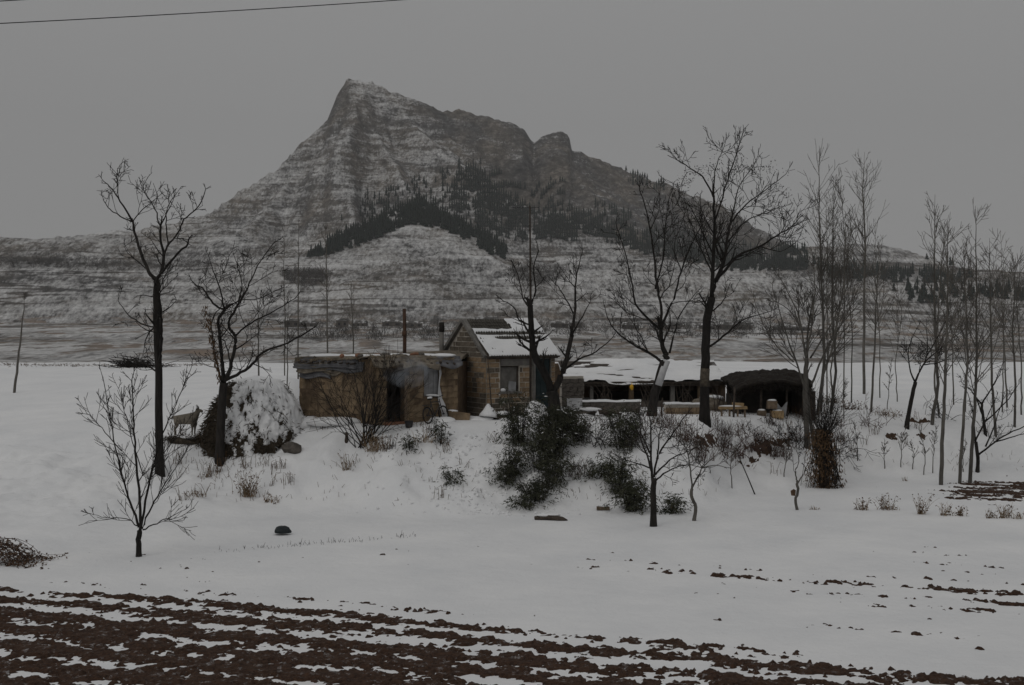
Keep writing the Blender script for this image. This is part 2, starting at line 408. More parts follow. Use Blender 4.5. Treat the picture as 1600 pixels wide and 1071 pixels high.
def far_z(x, y):
    px_ = 800 + FPX * x / y
    ang = np.arctan2(x + 290, 2420 - y); rr_ = np.hypot(x + 290, y - 2420)
    far_w = sst(1450, 1750, y)
    warp = (fbm(ang * 3.2 + 9, rr_ * 0.0022, 21, 4) * 1.15 + fbm(ang * 9 + 5, rr_ * 0.004, 22, 3) * 0.35) * far_w + (fbm(x * 0.005, y * 0.0035, 23, 4) * 0.8) * (1 - far_w)
    z = np.full(x.shape, -60.0)
    px = 800 + FPX * x / y
    for ri, (pts, s) in enumerate(RID):
        w = [P(*p) for p in pts]
        best = np.full(x.shape, -400.0)
        if ri in (0, 6, 9, 10):                  # long crests seen side on: height follows the crest line
            q = [p[0] for p in pts]
            zc = np.interp(px, q, [v.z for v in w]); dc = np.interp(px, q, [v.y for v in w])
            d = np.abs(y - dc)
            d = d + warp * 1.1 * np.minimum(d, 240)
            best = zc - s * d + 0.00018 * np.minimum(d, 1500) ** 2 * s
            best = best - 2.5 * np.maximum(0, q[0] - px) - 2.5 * np.maximum(0, px - q[-1])
            w = w[:1]
        for a, b in zip(w[:-1], w[1:]):
            dx, dy = b.x - a.x, b.y - a.y
            L2 = dx * dx + dy * dy
            t = np.clip(((x - a.x) * dx + (y - a.y) * dy) / L2, 0, 1)
            d = np.hypot(x - a.x - t * dx, y - a.y - t * dy)
            zc = a.z + t * (b.z - a.z)
            d = d + warp * (0.30 if s > 0.7 else 0.9) * np.minimum(d, 240)
            best = np.maximum(best, zc - s * d + 0.00018 * np.minimum(d, 1500) ** 2 * s)
        # soft maximum
        h = np.clip(0.5 + 0.5 * (best - z) / 14.0, 0, 1)
        z = z * (1 - h) + best * h + 14.0 * h * (1 - h) * 0.6
    pl = -5.0 + 7.5 * sst(300, 1000, y) * (0.2 + vn(x * 0.004, y * 0.003, 40)) + fbm(x * 0.01, y * 0.02, 41, 3) * 1.5
    pl = pl + 10 * sst(880, 1400, y)
    h = np.clip(0.5 + 0.5 * (z - pl) / 10.0, 0, 1)
    hill = h
    z = pl * (1 - h) + z * h
    hh = np.clip(z / 120, 0, 1)
    z = z + hill * (fbm(x * 0.012, y * 0.012, 30, 5, 0.55) * (3 + 11 * hh) + np.abs(fbm(x * 0.03, y * 0.02, 33, 4)) * -12 * hh + fbm(x * 0.045, y * 0.03, 36, 4, 0.6) * 16 * sst(90, 230, z))
    # field terraces
    st = 3.6; q = (z + fbm(x * 0.008, y * 0.008, 35, 3) * 9) / st; fr = q - np.floor(q)
    tz = (np.floor(q) + sst(0.55, 1.0, fr)) * st
    k = 0.75 * (1 - sst(60, 190, z))
    z = z * (1 - k) + (tz - fbm(x * 0.008, y * 0.008, 35, 3) * 9) * k
    return z, hill
yf = 150 * np.exp(np.linspace(0, math.log(3000 / 150.0), 640))
uf = np.linspace(-0.66, 0.66, 720)
YF, UF = np.meshgrid(yf, uf, indexing='ij')
XF = UF * YF
ZF, HF = far_z(XF, YF)
ZF = ZF - 4.0 * (1 - sst(150, 215, YF))
mount = mk("mountain", np.stack([XF, YF, ZF], -1), gridfaces(len(yf), len(uf)), None, smooth=True)
tag(mount, kind="structure", label="snow dusted rocky mountain with terraced foothills")
PYF = HZN - (ZF - CAMZ) * FPX / YF
PXF = 800 + FPX * UF
ENV = np.minimum.accumulate(PYF, 0)
def far_hit(px, py):
    """first far-terrain point on a sight line"""
    c = int(np.clip(np.searchsorted(uf, (px - 800) / FPX), 0, len(uf) - 1))
    k = int(np.argmax(ENV[:, c] <= py))
    if ENV[-1, c] > py: return None
    return Vector((XF[k, c], YF[k, c], ZF[k, c]))

def poly_mask(px, py, poly):
    ins = np.zeros(px.shape, bool)
    n = len(poly); j = n - 1
    for i in range(n):
        xi, yi = poly[i]; xj, yj = poly[j]
        c = ((yi > py) != (yj > py)) & (px < (xj - xi) * (py - yi) / (yj - yi + 1e-9) + xi)
        ins ^= c; j = i
    return ins
# how much bare rock a place shows: the windswept east face, the crags
rock = np.zeros(ZF.shape)
wv = fbm(XF * 0.01, YF * 0.01, 50, 4)
rock += 0.55 * sst(0, 1, (PXF - (590 + (PYF - 140) * 1.15) + wv * 90) / 60) * sst(1900, 2050, YF) * sst(70, 150, ZF)
rock += 0.7 * sst(40, 0, np.abs(PXF - 530)) * sst(330, 400, ZF)
rock += 0.12 * sst(250, 420, ZF)
rock += 0.22 * sst(1180, 1250, PXF) * sst(1450, 1650, YF)
rock += 0.30 * np.exp(-((PXF - 700) / 60) ** 2 - ((PYF - 405) / 14) ** 2) + 0.25 * np.exp(-((PXF - 620) / 50) ** 2 - ((PYF - 418) / 9) ** 2)
rock += 0.35 * np.exp(-((PYF - 412 - (PXF - 150) * 0.02) / 11) ** 2) * (PXF < 340) * sst(900, 1000, YF)
me = mount.data
at = me.attributes.new("bare", 'FLOAT', 'POINT')
at.data.foreach_set("value", np.clip(rock, 0, 1).ravel().astype(np.float32))

def f_mount(nt, b):
    L = nt.links
    at = N(nt, "ShaderNodeAttribute", attribute_name="bare")
    geo = N(nt, "ShaderNodeNewGeometry"); sep = N(nt, "ShaderNodeSeparateXYZ")
    L.new(geo.outputs['Normal'], sep.inputs[0])
    line = noise(nt, 1.0, 3, sc3=(0.0022, 0.0022, 0.055), rough=0.5)     # stone terrace walls run along the contours
    band = noise(nt, 1.0, 5, sc3=(0.006, 0.006, 0.10), rough=0.6)
    fine = noise(nt, 1.0, 6, sc3=(0.06, 0.018, 0.14), rough=0.7)
    patch = noise(nt, 0.006, 4)
    speck = noise(nt, 1.0, 5, sc3=(0.30, 0.09, 0.20), rough=0.75)
    streak = noise(nt, 1.0, 4, sc3=(0.045, 0.006, 0.012), rough=0.6)     # gullies and scree down the slope
    def math_(op, a, k=None, c=None):
        m = N(nt, "ShaderNodeMath", operation=op)
        for i, q in enumerate((a, k, c)):
            if q is None: continue
            if isinstance(q, (int, float)): m.inputs[i].default_value = q
            else: L.new(q, m.inputs[i])
        return m.outputs[0]
    def madd(a, k, c): return math_('MULTIPLY_ADD', a, k, c)
    dl = math_('ABSOLUTE', math_('SUBTRACT', line.outputs[0], 0.5))
    ln = N(nt, "ShaderNodeMapRange"); L.new(dl, ln.inputs[0])
    ln.inputs['From Min'].default_value = 0.0; ln.inputs['From Max'].default_value = 0.020; ln.inputs['To Min'].default_value = 1.0; ln.inputs['To Max'].default_value = 0.0
    brk = N(nt, "ShaderNodeMapRange"); L.new(patch.outputs[0], brk.inputs[0])
    brk.inputs['From Min'].default_value = 0.40; brk.inputs['From Max'].default_value = 0.55
    lnb = math_('MULTIPLY', ln.outputs[0], brk.outputs[0])
    v = madd(band.outputs[0], 0.55, -0.20)
    v = madd(fine.outputs[0], 0.50, v)
    v = madd(speck.outputs[0], 0.60, v)
    v = madd(streak.outputs[0], 0.10, v)
    v = madd(speck.outputs[0], 0.10, v)
    v = madd(patch.outputs[0], 0.22, v)
    v = madd(lnb, 0.22, v)
    v = madd(at.outputs['Fac'], 0.20, v)
    v = madd(sep.outputs[2], -0.30, v)
    r = ramp(nt, v, [(0.42, (0.0, 0.0, 0.0)), (0.50, (0.30, 0.30, 0.30)), (0.68, (1, 1, 1))])
    grass = noise(nt, 0.012, 5)
    dk0 = ramp(nt, grass.outputs[0], [(0.40, (0.085, 0.083, 0.081)), (0.66, (0.145, 0.128, 0.108))])
    crag = noise(nt, 1.0, 7, sc3=(0.09, 0.05, 0.13), rough=0.75)
    cr = ramp(nt, crag.outputs[0], [(0.34, (0.35, 0.35, 0.35)), (0.50, (0.85, 0.85, 0.85)), (0.66, (1.9, 1.9, 1.95))])
    dk = N(nt, "ShaderNodeMix", data_type='RGBA', blend_type='MULTIPLY'); dk.inputs[0].default_value = 1.0
    L.new(dk0.outputs[0], dk.inputs[6]); L.new(cr.outputs[0], dk.inputs[7])
    mx = N(nt, "ShaderNodeMix", data_type='RGBA')
    mx.inputs[6].default_value = (0.62, 0.615, 0.61, 1)
    L.new(r.outputs[0], mx.inputs[0]); L.new(dk.outputs[2], mx.inputs[7])
    # strips of open fields on the plain
    pos = N(nt, "ShaderNodeSeparateXYZ"); L.new(geo.outputs['Position'], pos.inputs[0])
    fld = noise(nt, 1.0, 7, sc3=(0.055, 0.020, 0.3), rough=0.66)
    low = N(nt, "ShaderNodeMapRange"); L.new(pos.outputs[2], low.inputs[0])
    low.inputs['From Min'].default_value = 4.0; low.inputs['From Max'].default_value = 14.0; low.inputs['To Min'].default_value = 1.0; low.inputs['To Max'].default_value = 0.0
    fr_ = ramp(nt, fld.outputs[0], [(0.52, (0, 0, 0)), (0.58, (0.9, 0.9, 0.9))])
    fm = math_('MULTIPLY', fr_.outputs[0], low.outputs[0])
    fc = ramp(nt, fine.outputs[0], [(0.4, (0.10, 0.085, 0.07)), (0.6, (0.26, 0.20, 0.155))])
    mx2 = N(nt, "ShaderNodeMix", data_type='RGBA')
    L.new(fm, mx2.inputs[0]); L.new(mx.outputs[2], mx2.inputs[6]); L.new(fc.outputs[0], mx2.inputs[7])
    L.new(mx2.outputs[2], b.inputs['Base Color'])
    b.inputs['Roughness'].default_value = 0.95
    bp = noise(nt, 0.05, 8, rough=0.65)
    bump(nt, b, bp.outputs[0], 0.8, 12.0)
M['mountain'] = mat("mountain_snow_rock", f_mount)
me.materials.append(M['mountain'])

# ------------------------------------------------------------------ ploughed soil showing through the snow
def soil_patch(name, x0, x1, y0, y1, dx, dy, cover, label, amp=1.0):
    xs = np.arange(x0, x1, dx); yy = np.arange(y0, y1, dy)
    Yg, Xg = np.meshgrid(yy, xs, indexing='ij')
    a = math.radians(-18.5); ca, sa = math.cos(a), math.sin(a)
    U = Xg * ca + Yg * sa; Vv = -Xg * sa + Yg * ca
    wob = fbm(U * 0.22, Vv * 0.5, 60, 3) * 0.7
    ridge = np.sin((Vv + wob) * 2 * PI / 1.15)
    n = 0.49 + 0.18 * ridge + 0.55 * fbm(U * 0.8, Vv * 1.7, 61, 4, 0.6) + 0.85 * fbm(U * 3.0, Vv * 4.0, 62, 4, 0.7) + 0.60 * fbm(U * 9, Vv * 9, 64, 2) + 0.3 * fbm(U * 0.15, Vv * 0.5, 66, 2)
    clod = fbm(U * 4.5, Vv * 5, 63, 5, 0.62)
    gz = G(Xg, Yg)
    px = 800 + FPX * Xg / Yg; py = HZN - (gz - CAMZ) * FPX / Yg
    thr = cover(px, py)
    over = n - thr
    h = np.where(over > 0, np.minimum(over * 0.30, 0.05), over * 0.4) + clod * 0.15 * np.clip(over * 4, 0, 1)
    Z = gz + h * amp - 0.004
    F = gridfaces(len(yy), len(xs))
    hv = (h * amp - 0.004).ravel()
    keep = (hv[F] > -0.012).any(1)
    F = F[keep]
    used = np.unique(F)
    remap = np.full(hv.size, -1); remap[used] = np.arange(len(used))
    V = np.stack([Xg, Yg, Z], -1).reshape(-1, 3)[used]
    o = mk(name, V, remap[F], M['soil'])
    return tag(o, label, kind="structure")
def cov_main(px, py):
    edge = np.interp(px, [-200, 0, 250, 450, 700, 900, 1100, 1300, 1500, 1600, 1800], [912, 917, 924, 938, 958, 984, 1000, 1028, 1048, 1055, 1062])
    t1 = 1.05 - 0.62 * sst(-24, 24, py - edge) - 0.08 * sst(20, 70, py - edge)
    c = np.interp(px, [800, 1600], [874, 932]); hw = np.interp(px, [800, 1150, 1600], [8, 20, 34])
    t2 = 1.05 - 0.36 * np.exp(-((py - c) / hw) ** 2) * sst(780, 950, px)
    c3 = np.interp(px, [1100, 1600], [965, 1005])
    t3 = 1.05 - 0.28 * np.exp(-((py - c3) / 16) ** 2) * sst(1050, 1250, px)
    return np.minimum(np.minimum(t1, t2), t3)
soil_patch("ploughed_field", -16, 17, 19, 37, 0.038, 0.055, cov_main, "dark red ploughed soil showing through thin snow in the foreground")
def cov_right(px, py):
    return 1.05 - 0.56 * sst(1440, 1510, px + (py - 770) * 0.9) * sst(750, 758, py) * sst(790, 776, py)
soil_patch("ploughed_plot", 14, 27, 44, 53, 0.05, 0.08, cov_right, "patch of dark turned soil behind the weeds below the poplars")

# ------------------------------------------------------------------ far village, conifers, thickets
def cone_tree(V, F, c, h, r, seed):
    rr = random.Random(seed)
    for k in range(3):
        z0 = h * (0.10 + 0.27 * k); z1 = h * min(1.0, 0.52 + 0.25 * k); rad = r * (1 - 0.26 * k)
        b = len(V); n = 6; a0 = rr.random() * 6
        for i in range(n):
            q = rad * rr.uniform(0.7, 1.2); a = a0 + i * 2 * PI / n
            V.append((c[0] + q * math.cos(a), c[1] + q * math.sin(a), c[2] + z0 + rr.uniform(-0.05, 0.05) * h))
        V.append((c[0] + rr.uniform(-.1, .1) * r, c[1], c[2] + z1))
        for i in range(n): F.append((b + i, b + (i + 1) % n, b + n))
FOREST = [  # photo outline of each wood, number of trees
 ([(712,262),(735,262),(800,300),(905,335),(1010,362),(1170,392),(1260,392),(1260,425),(1150,425),(1000,398),(900,365),(800,340),(740,312),(708,300)], 2100),
 ([(700,300),(800,335),(900,360),(900,380),(800,378),(770,372),(700,335)], 600),
 ([(478,405),(545,366),(620,335),(652,318),(690,335),(740,362),(790,392),(785,410),(740,385),(690,360),(640,352),(560,385),(500,402)], 900),
 ([(530,350),(600,300),(690,262),(712,280),(690,330),(600,345)], 90),
 ([(560,310),(640,290),(700,290),(690,330),(570,345)], 40),
 ([(960,258),(1040,285),(1040,305),(980,290)], 70), ([(925,320),(985,335),(985,350),(930,340)], 50), ([(850,290),(885,300),(880,312),(852,305)], 25),
 ([(1260,412),(1400,425),(1440,430),(1400,445),(1300,438)], 130), ([(1420,425),(1520,432),(1510,448),(1430,446)], 110),
 ([(1395,455),(1480,452),(1540,458),(1500,480),(1430,478)], 60), ([(1440,398),(1520,415),(1515,422),(1440,408)], 22), ([(1530,456),(1600,462),(1600,474),(1540,470)], 30),
]
pts = []
for poly, n in FOREST:
    xs = [p[0] for p in poly]; yv = [p[1] for p in poly]
    QX = NR.uniform(min(xs), max(xs), n * 12); QY = NR.uniform(min(yv), max(yv), n * 12)
    ok = poly_mask(QX, QY, poly) & (vn(QX * 0.06, QY * 0.10, 77) * 0.65 + vn(QX * 0.17, QY * 0.25, 78) * 0.35 > 0.36)
    for px, py in list(zip(QX[ok], QY[ok]))[:n]:
        h = far_hit(px, py)
        if h is not None: pts.append((h, px, py, n))
# trees one can tell apart at the loose edges of the woods are things of their own
sparse = [q for q in pts if q[3] <= 130]
R.shuffle(sparse); single = sparse[:260]
ids = set(id(q) for q in single)
protos = []
for k in range(4):
    V = []; F = []; cone_tree(V, F, (0, 0, -0.6), 11, 2.2 + 0.3 * k, 100 + k)
    protos.append((V, F))
pm = []
for q in single:
    k = R.randrange(4)
    if len(pm) < 4:
        o = mk("conifer_tree", protos[len(pm)][0], protos[len(pm)][1], M['conifer']); pm.append(o)
    else:
        o = pm[k].copy(); col.objects.link(o)
    o.location = q[0]; s = R.uniform(0.6, 1.15); o.scale = (s * R.uniform(0.8, 1.15), s, s); o.rotation_euler = (0, 0, R.random() * 6)
    tag(o, "small dark conifer standing singly at a loose edge of the mountain woods", "conifer", "single conifers on the mountain")
V = []; F = []
for i, q in enumerate(pts):
    if id(q) in ids: continue
    cone_tree(V, F, (q[0].x, q[0].y, q[0].z - 0.6), R.uniform(8, 16), R.uniform(2.0, 3.5), i)
o = mk("conifer_forest", V, F, M['conifer'])
tag(o, "dark green conifer woods in bands across the mountain slopes", "forest", kind="stuff")

class Seg:
    """twig segments, turned into thin three-sided prisms all at once"""
    def __init__(s): s.a = []; s.b = []; s.ra = []; s.rb = []
    def add(s, a, b, ra, rb): s.a.append(a); s.b.append(b); s.ra.append(ra); s.rb.append(rb)
    def build(s, name, m, parent=None, base=None, n=3, kind=None):
        A = np.array(s.a, float).reshape(-1, 3); B = np.array(s.b, float).reshape(-1, 3); ra = np.array(s.ra)[:, None]; rb = np.array(s.rb)[:, None]
        t = B - A; t /= np.maximum(np.linalg.norm(t, axis=1, keepdims=True), 1e-9)
        ref = np.where(np.abs(t[:, 2:3]) < 0.9, np.array([[0, 0, 1.0]]), np.array([[1.0, 0, 0]]))
        u = np.cross(t, ref); u /= np.linalg.norm(u, axis=1, keepdims=True); v = np.cross(t, u)
        rows = []
        for (Q, r) in ((A, ra), (B, rb)):
            for k in range(n):
                an = 2 * PI * k / n
                rows.append(Q + (u * math.cos(an) + v * math.sin(an)) * r)
        V = np.stack(rows, 1).reshape(-1, 3)
        m0 = np.arange(len(A))[:, None] * (2 * n)
        F = np.concatenate([m0 + np.array([[k, (k + 1) % n, n + (k + 1) % n, n + k]]) for k in range(n)], 0)
        o = mk(name, V, F, m, parent, base=base)
        if kind: o["kind"] = kind
        return o

THICK = [([(432,428),(470,424),(520,428),(505,442),(480,455),(450,446)], 420), ([(785,425),(830,418),(885,424),(870,440),(840,452),(805,442)], 380),
         ([(0,404),(120,406),(200,414),(340,408),(330,424),(180,426),(0,420)], 420), ([(1190,425),(1330,420),(1330,446),(1250,440),(1200,440)], 300),
         ([(1490,425),(1600,440),(1600,462),(1500,440)], 160), ([(440,506),(930,506),(1250,512),(1250,530),(900,532),(440,536)], 560),
         ([(1040,500),(1250,490),(1300,505),(1250,520),(1040,515)], 160), ([(900,440),(1060,430),(1060,470),(920,475)], 110), ([(1380,470),(1600,480),(1600,510),(1380,505)], 70)]
sg = Seg()
for poly, n in THICK:
    xs = [p[0] for p in poly]; yv = [p[1] for p in poly]
    QX = NR.uniform(min(xs), max(xs), n * 6); QY = NR.uniform(min(yv), max(yv), n * 6)
    ok = poly_mask(QX, QY, poly)
    for px, py in list(zip(QX[ok], QY[ok]))[:n]:
        h = far_hit(px, py)
        if h is None: continue
        H = R.uniform(2.0, 6.5)
        w_ = H * R.uniform(0.35, 0.8)
        for j in range(20):
            p0 = (h.x + R.gauss(0, .5) * w_, h.y + R.gauss(0, .5) * w_, h.z + H * R.betavariate(1.6, 1.8) - 0.4)
            sg.add(p0, (p0[0] + R.gauss(0, .22) * w_, p0[1] + R.gauss(0, .2) * w_, p0[2] + R.uniform(0.1, 0.4) * H), 0.10, 0.05)
o = sg.build("far_brushwood", M['far_twig'])
tag(o, "grey leafless brushwood in the gullies and round the far village", "brushwood", kind="stuff")

def far_house(px, d, w, hgt, dep, rz, nwin, label_extra):
    x = (px - 800) / FPX * d
    i = int(np.searchsorted(yf, d)); j = int(np.searchsorted(uf, (px - 800) / FPX))
    z = ZF[i, j] - 0.3
    e = empty("village_house", (x, d, z), "low grey farmhouse with snow on its roof in the far village row", "house", "far village houses at the foot of the mountain", rz)
    MB().box((0, 0, hgt / 2), (w, dep, hgt)).build("wall", M['farwall'], e)
    rh = dep * 0.28; o_ = 0.4
    V = [(-w/2-o_, -dep/2-o_, hgt-0.05), (w/2+o_, -dep/2-o_, hgt-0.05), (w/2+o_, dep/2+o_, hgt-0.05), (-w/2-o_, dep/2+o_, hgt-0.05), (-w/2-o_, 0, hgt+rh), (w/2+o_, 0, hgt+rh)]
    mk("roof", V, [(0,1,5,4), (2,3,4,5), (0,4,3), (1,2,5), (3,2,1,0)], M['farroof'], e)
    for k in range(nwin):
        xx = -w/2 + w * (k + 0.5) / nwin
        MB().box((xx, -dep/2, hgt * 0.52), (w / nwin * 0.4, 0.16, hgt * 0.4)).build("window", M['farglass'], e)
HX = [(456,905),(478,930),(535,915),(562,940),(615,925),(644,895),(760,950),(874,905),(900,930),(985,915),(1050,900),(1105,905),(1135,945),(1160,900),(1222,905),(1250,940)]
for i, (px, d) in enumerate(HX):
    far_house(px, d, R.uniform(8, 17), R.uniform(2.8, 4.8), R.uniform(5, 7), R.uniform(-0.25, 0.25), R.choice((2, 3, 3, 4)), i)

# ------------------------------------------------------------------ bare trees
def vrand(): return Vector((R.gauss(0, 1), R.gauss(0, 1), R.gauss(0, 1)))
class TP:
    def __init__(s, **k):
        s.wig = 0.16; s.up = 0.10; s.ang = (28, 62); s.dens = 2.6; s.ratio = (0.42, 0.68); s.minr = 0.0035; s.levels = 3; s.seg = 0.22; s.rtip = 0.3
        for a, b in k.items(): setattr(s, a, b)
def grow(sg, p, d, L, r, lev, T):
    n = max(2, min(7, int(L / T.seg)))
    st = L / n; q = Vector(p); d = Vector(d).normalized(); nodes = [(q.copy(), r, d.copy())]
    for i in range(n):
        d = (d + vrand() * T.wig + Vector((0, 0, T.up))).normalized()
        q2 = q + d * st; r2 = max(T.minr, r * (1 - (1 - T.rtip) * (i + 1) / n))
        sg.add(tuple(q), tuple(q2), nodes[-1][1], r2)
        q = q2; nodes.append((q.copy(), r2, d.copy()))
    if lev <= 0: return
    m = max(1, int(round(L * T.dens * R.uniform(0.7, 1.3))))
    if lev == 1: m = min(max(m, 3), 8)
    for k in range(m):
        f = R.uniform(0.2, 1.0) * n; i = min(n - 1, int(f)); t = f - i
        pp = nodes[i][0].lerp(nodes[i + 1][0], t); rr = nodes[i][1] * (1 - t) + nodes[i + 1][1] * t
        side(sg, pp, nodes[i + 1][2], L * R.uniform(*T.ratio) * (1.15 - 0.5 * f / n), rr * 0.66, lev - 1, T)
def side(sg, p, d, L, r, lev, T):
    ax = d.cross(vrand())
    if ax.length < 1e-4: return
    ax.normalize()
    nd = Matrix.Rotation(math.radians(R.uniform(*T.ang)), 3, ax) @ d
    grow(sg, p, nd, L, max(T.minr, r), lev, T)

def tree(name, label, cat, limbs, d, T, bark='bark', twig='twig', group=None, depth=0.5, tl=1.0, base=None, kids=1.0, twl=None, trunk_n=8, extra=None):
    """limbs: list of (kind, r0, r1, [(px,py)...]); kind t = trunk, l = limb, b = branch with twigs only"""
    p0 = limbs[0][3][0]
    b = base if base is not None else P(p0[0], p0[1], d)
    e = empty(name, b, label, cat, group)
    tm = MB(); lmlist = []; sg = Seg()
    anchor = {}
    for (kind, r0, r1, pl) in limbs:
        off0 = anchor.get(pl[0], 0.0); sgn = R.choice((-1, 1)) * R.uniform(0.4, 1.0) if kind != 't' else 0.0
        pts = []; acc = 0.0; prev = None
        for (x, y) in pl:
            w = P(x, y, d)
            if prev is not None: acc += (w - prev).length
            prev = w
            off = off0 + sgn * acc * depth
            anchor[(x, y)] = off
            pts.append(Vector((w.x, d + off, w.z)))
        # smooth subdivision with a little irregularity
        fine = [pts[0]]
        for i in range(len(pts) - 1):
            a0 = pts[max(i - 1, 0)]; a1 = pts[i]; a2 = pts[i + 1]; a3 = pts[min(i + 2, len(pts) - 1)]
            for k in range(1, 5):
                t = k / 4
                c = 0.5 * ((2 * a1) + (a2 - a0) * t + (2 * a0 - 5 * a1 + 4 * a2 - a3) * t * t + (3 * a1 - a0 - 3 * a2 + a3) * t ** 3)
                if kind != 't' or i > 0: c = c + vrand() * 0.012
                fine.append(c)
        n = len(fine)
        kk = 1.0 if kind == 't' else 0.84
        rad = [kk * (r0 + (r1 - r0) * (i / (n - 1)) ** 0.8) for i in range(n)]
        if kind == 't':
            rad[0] *= 1.35; rad[1] *= 1.12
            fine[0] = fine[0] - Vector((0, 0, 0.25))
            tm.tube(fine, rad, trunk_n)
        else:
            lm = MB().tube(fine, rad, 6 if r0 > 0.03 else 5)
            lmlist.append(lm)
        if kind in ('l', 'b', 't'):
            Ln = sum((fine[i + 1] - fine[i]).length for i in range(n - 1))
            if kind == 't': cnt = int(Ln * T.dens * 0.10 * kids)
            else: cnt = max(3, int(Ln * T.dens * 0.72 * kids))
            for k in range(cnt):
                f = R.uniform(0.18 if kind != 't' else 0.6, 1.0) * (n - 1); i = min(n - 2, int(f)); t = f - i
                pp = fine[i].lerp(fine[i + 1], t); dr = (fine[i + 1] - fine[i]).normalized()
                LL = (twl if twl else Ln * 0.42) * 1.65 * R.uniform(0.45, 1.1) * (1.2 - 0.98 * f / (n - 1)) * tl
                side(sg, pp, dr, LL, max(T.minr * 1.3, rad[i] * 0.5), T.levels - 1, T)
            if kind != 't':
                grow(sg, fine[-1], (fine[-1] - fine[-2]).normalized(), (twl if twl else Ln * 0.35) * tl * 0.42, r1, max(1, T.levels - 2), T)
    tm.build("trunk", M[bark], e, True, b)
    for lm in lmlist: lm.build("limb", M[bark], e, True, b)
    if sg.a:
        o = sg.build("crown", M[twig], e, b)
        o["kind"] = "stuff"
    return e, b

def scat(seg_or_mb, c, r, n, size, mode='leaf'):
    """n small leaves around c"""
    for k in range(n):
        p = Vector(c) + Vector((R.gauss(0, r[0]), R.gauss(0, r[1]), R.gauss(0, r[2])))
        leaf(seg_or_mb, p, vrand().normalized(), size * R.uniform(0.6, 1.4), size * 0.5)
def leaf(mb, p, d, L, w):
    d = Vector(d).normalized(); a = vrand(); u = d.cross(a)
    if u.length < 1e-4: return
    u.normalize(); b = len(mb.V)
    m = p + d * L * 0.45
    mb.V += [tuple(p), tuple(m + u * w * 0.5), tuple(p + d * L), tuple(m - u * w * 0.5)]
    mb.F.append((b, b + 1, b + 2, b + 3))

# T1 young tree in front, left
d = 35.2
tree("young_tree", "young bare tree standing alone in the front left snow, trunk dividing low into upright stems", "tree", [
 ('t', .085, .07, [(217,874),(217,850),(219,828)]),
 ('l', .055, .012, [(219,828),(223,780),(223,700),(225,660),(228,610),(232,575)]),
 ('l', .045, .010, [(220,826),(228,770),(235,735),(245,690),(258,655),(275,612),(288,580)]),
 ('l', .045, .010, [(217,824),(205,785),(198,755),(187,700),(180,640),(172,585)]),
 ('l', .020, .007, [(190,705),(165,675),(150,655),(134,637)]),
 ('l', .035, .008, [(222,826),(240,790),(258,760),(280,730),(296,706)]),
 ('l', .028, .007, [(223,828),(248,816),(270,805),(299,792)]),
 ('l', .022, .006, [(214,822),(195,812),(160,812),(134,808)]),
 ('l', .022, .006, [(223,740),(212,690),(205,640),(198,600)]),
 ('l', .022, .006, [(235,735),(262,700),(285,672),(300,650)]),
 ], d, TP(up=0.16, ang=(22, 50), dens=6.0, levels=2, minr=0.0072, wig=0.12, seg=.16), twl=0.75, depth=0.35)

# T2 tall tree left
d = hit(250, 742)
tree("tall_tree", "tall bare tree with a straight trunk and high forked crown left of the haystack", "tree", [
 ('t', .155, .11, [(250,742),(248,640),(247,560),(244,480),(244,438)]),
 ('l', .085, .05, [(244,438),(231,423),(218,397),(207,370),(200,345)]),
 ('l', .045, .016, [(200,345),(178,312),(163,292),(147,277)]),
 ('l', .035, .014, [(200,345),(172,332),(158,322),(149,310)]),
 ('l', .085, .045, [(244,438),(250,425),(254,400),(248,378),(246,352)]),
 ('l', .035, .012, [(246,352),(240,325),(228,305),(226,292)]),
 ('l', .050, .02, [(254,400),(262,385),(280,365),(292,345),(312,330),(328,308)]),
 ('l', .035, .014, [(262,385),(262,350),(268,325),(280,308)]),
 ('l', .030, .014, [(246,352),(256,325),(262,308)]),
 ('l', .030, .014, [(200,345),(213,325),(232,306)]),
 ('l', .085, .04, [(248,570),(256,538),(261,500),(261,470),(258,448),(268,432),(295,405),(318,388)]),
 ('l', .040, .012, [(244,512),(225,508),(205,500),(182,480),(172,462)]),
 ('l', .040, .014, [(243,508),(232,520),(223,537),(226,552)]),
 ('l', .045, .018, [(245,582),(232,573),(212,566),(192,560)]),
 ], d, TP(up=0.10, dens=3.0, levels=3, ang=(30, 65), minr=0.0092, wig=0.2, seg=.25), twl=0.95, depth=0.45)

# T3 spreading tree by the haystack
d = hit(343, 722)
e3, b3 = tree("spreading_tree", "broad bare tree with low forked limbs in front of the haystack", "tree", [
 ('t', .165, .15, [(343,722),(346,650),(350,597)]),
 ('l', .10, .06, [(350,597),(351,554),(351,505),(363,485)]),
 ('l', .055, .025, [(363,485),(345,475),(330,455),(316,446)]),
 ('l', .045, .014, [(363,485),(360,460),(352,432),(346,412)]),
 ('l', .10, .05, [(350,597),(362,575),(373,540),(374,525),(367,505),(385,475)]),
 ('l', .045, .016, [(385,475),(402,452),(420,420),(449,386)]),
 ('l', .035, .013, [(385,475),(392,445),(388,415)]),
 ('l', .045, .018, [(374,525),(400,505),(430,490),(470,468)]),
 ('l', .085, .03, [(351,595),(372,586),(400,568),(420,548),(460,535),(498,514)]),
 ('l', .055, .02, [(347,597),(336,570),(325,532),(320,500),(331,480)]),
 ('l', .035, .013, [(363,485),(385,470),(410,468),(440,452)]),
 ], d, TP(up=0.06, dens=3.1, levels=3, ang=(30, 68), minr=0.0092, wig=0.22, seg=.25), twl=1.0, depth=0.5)
mb = MB()
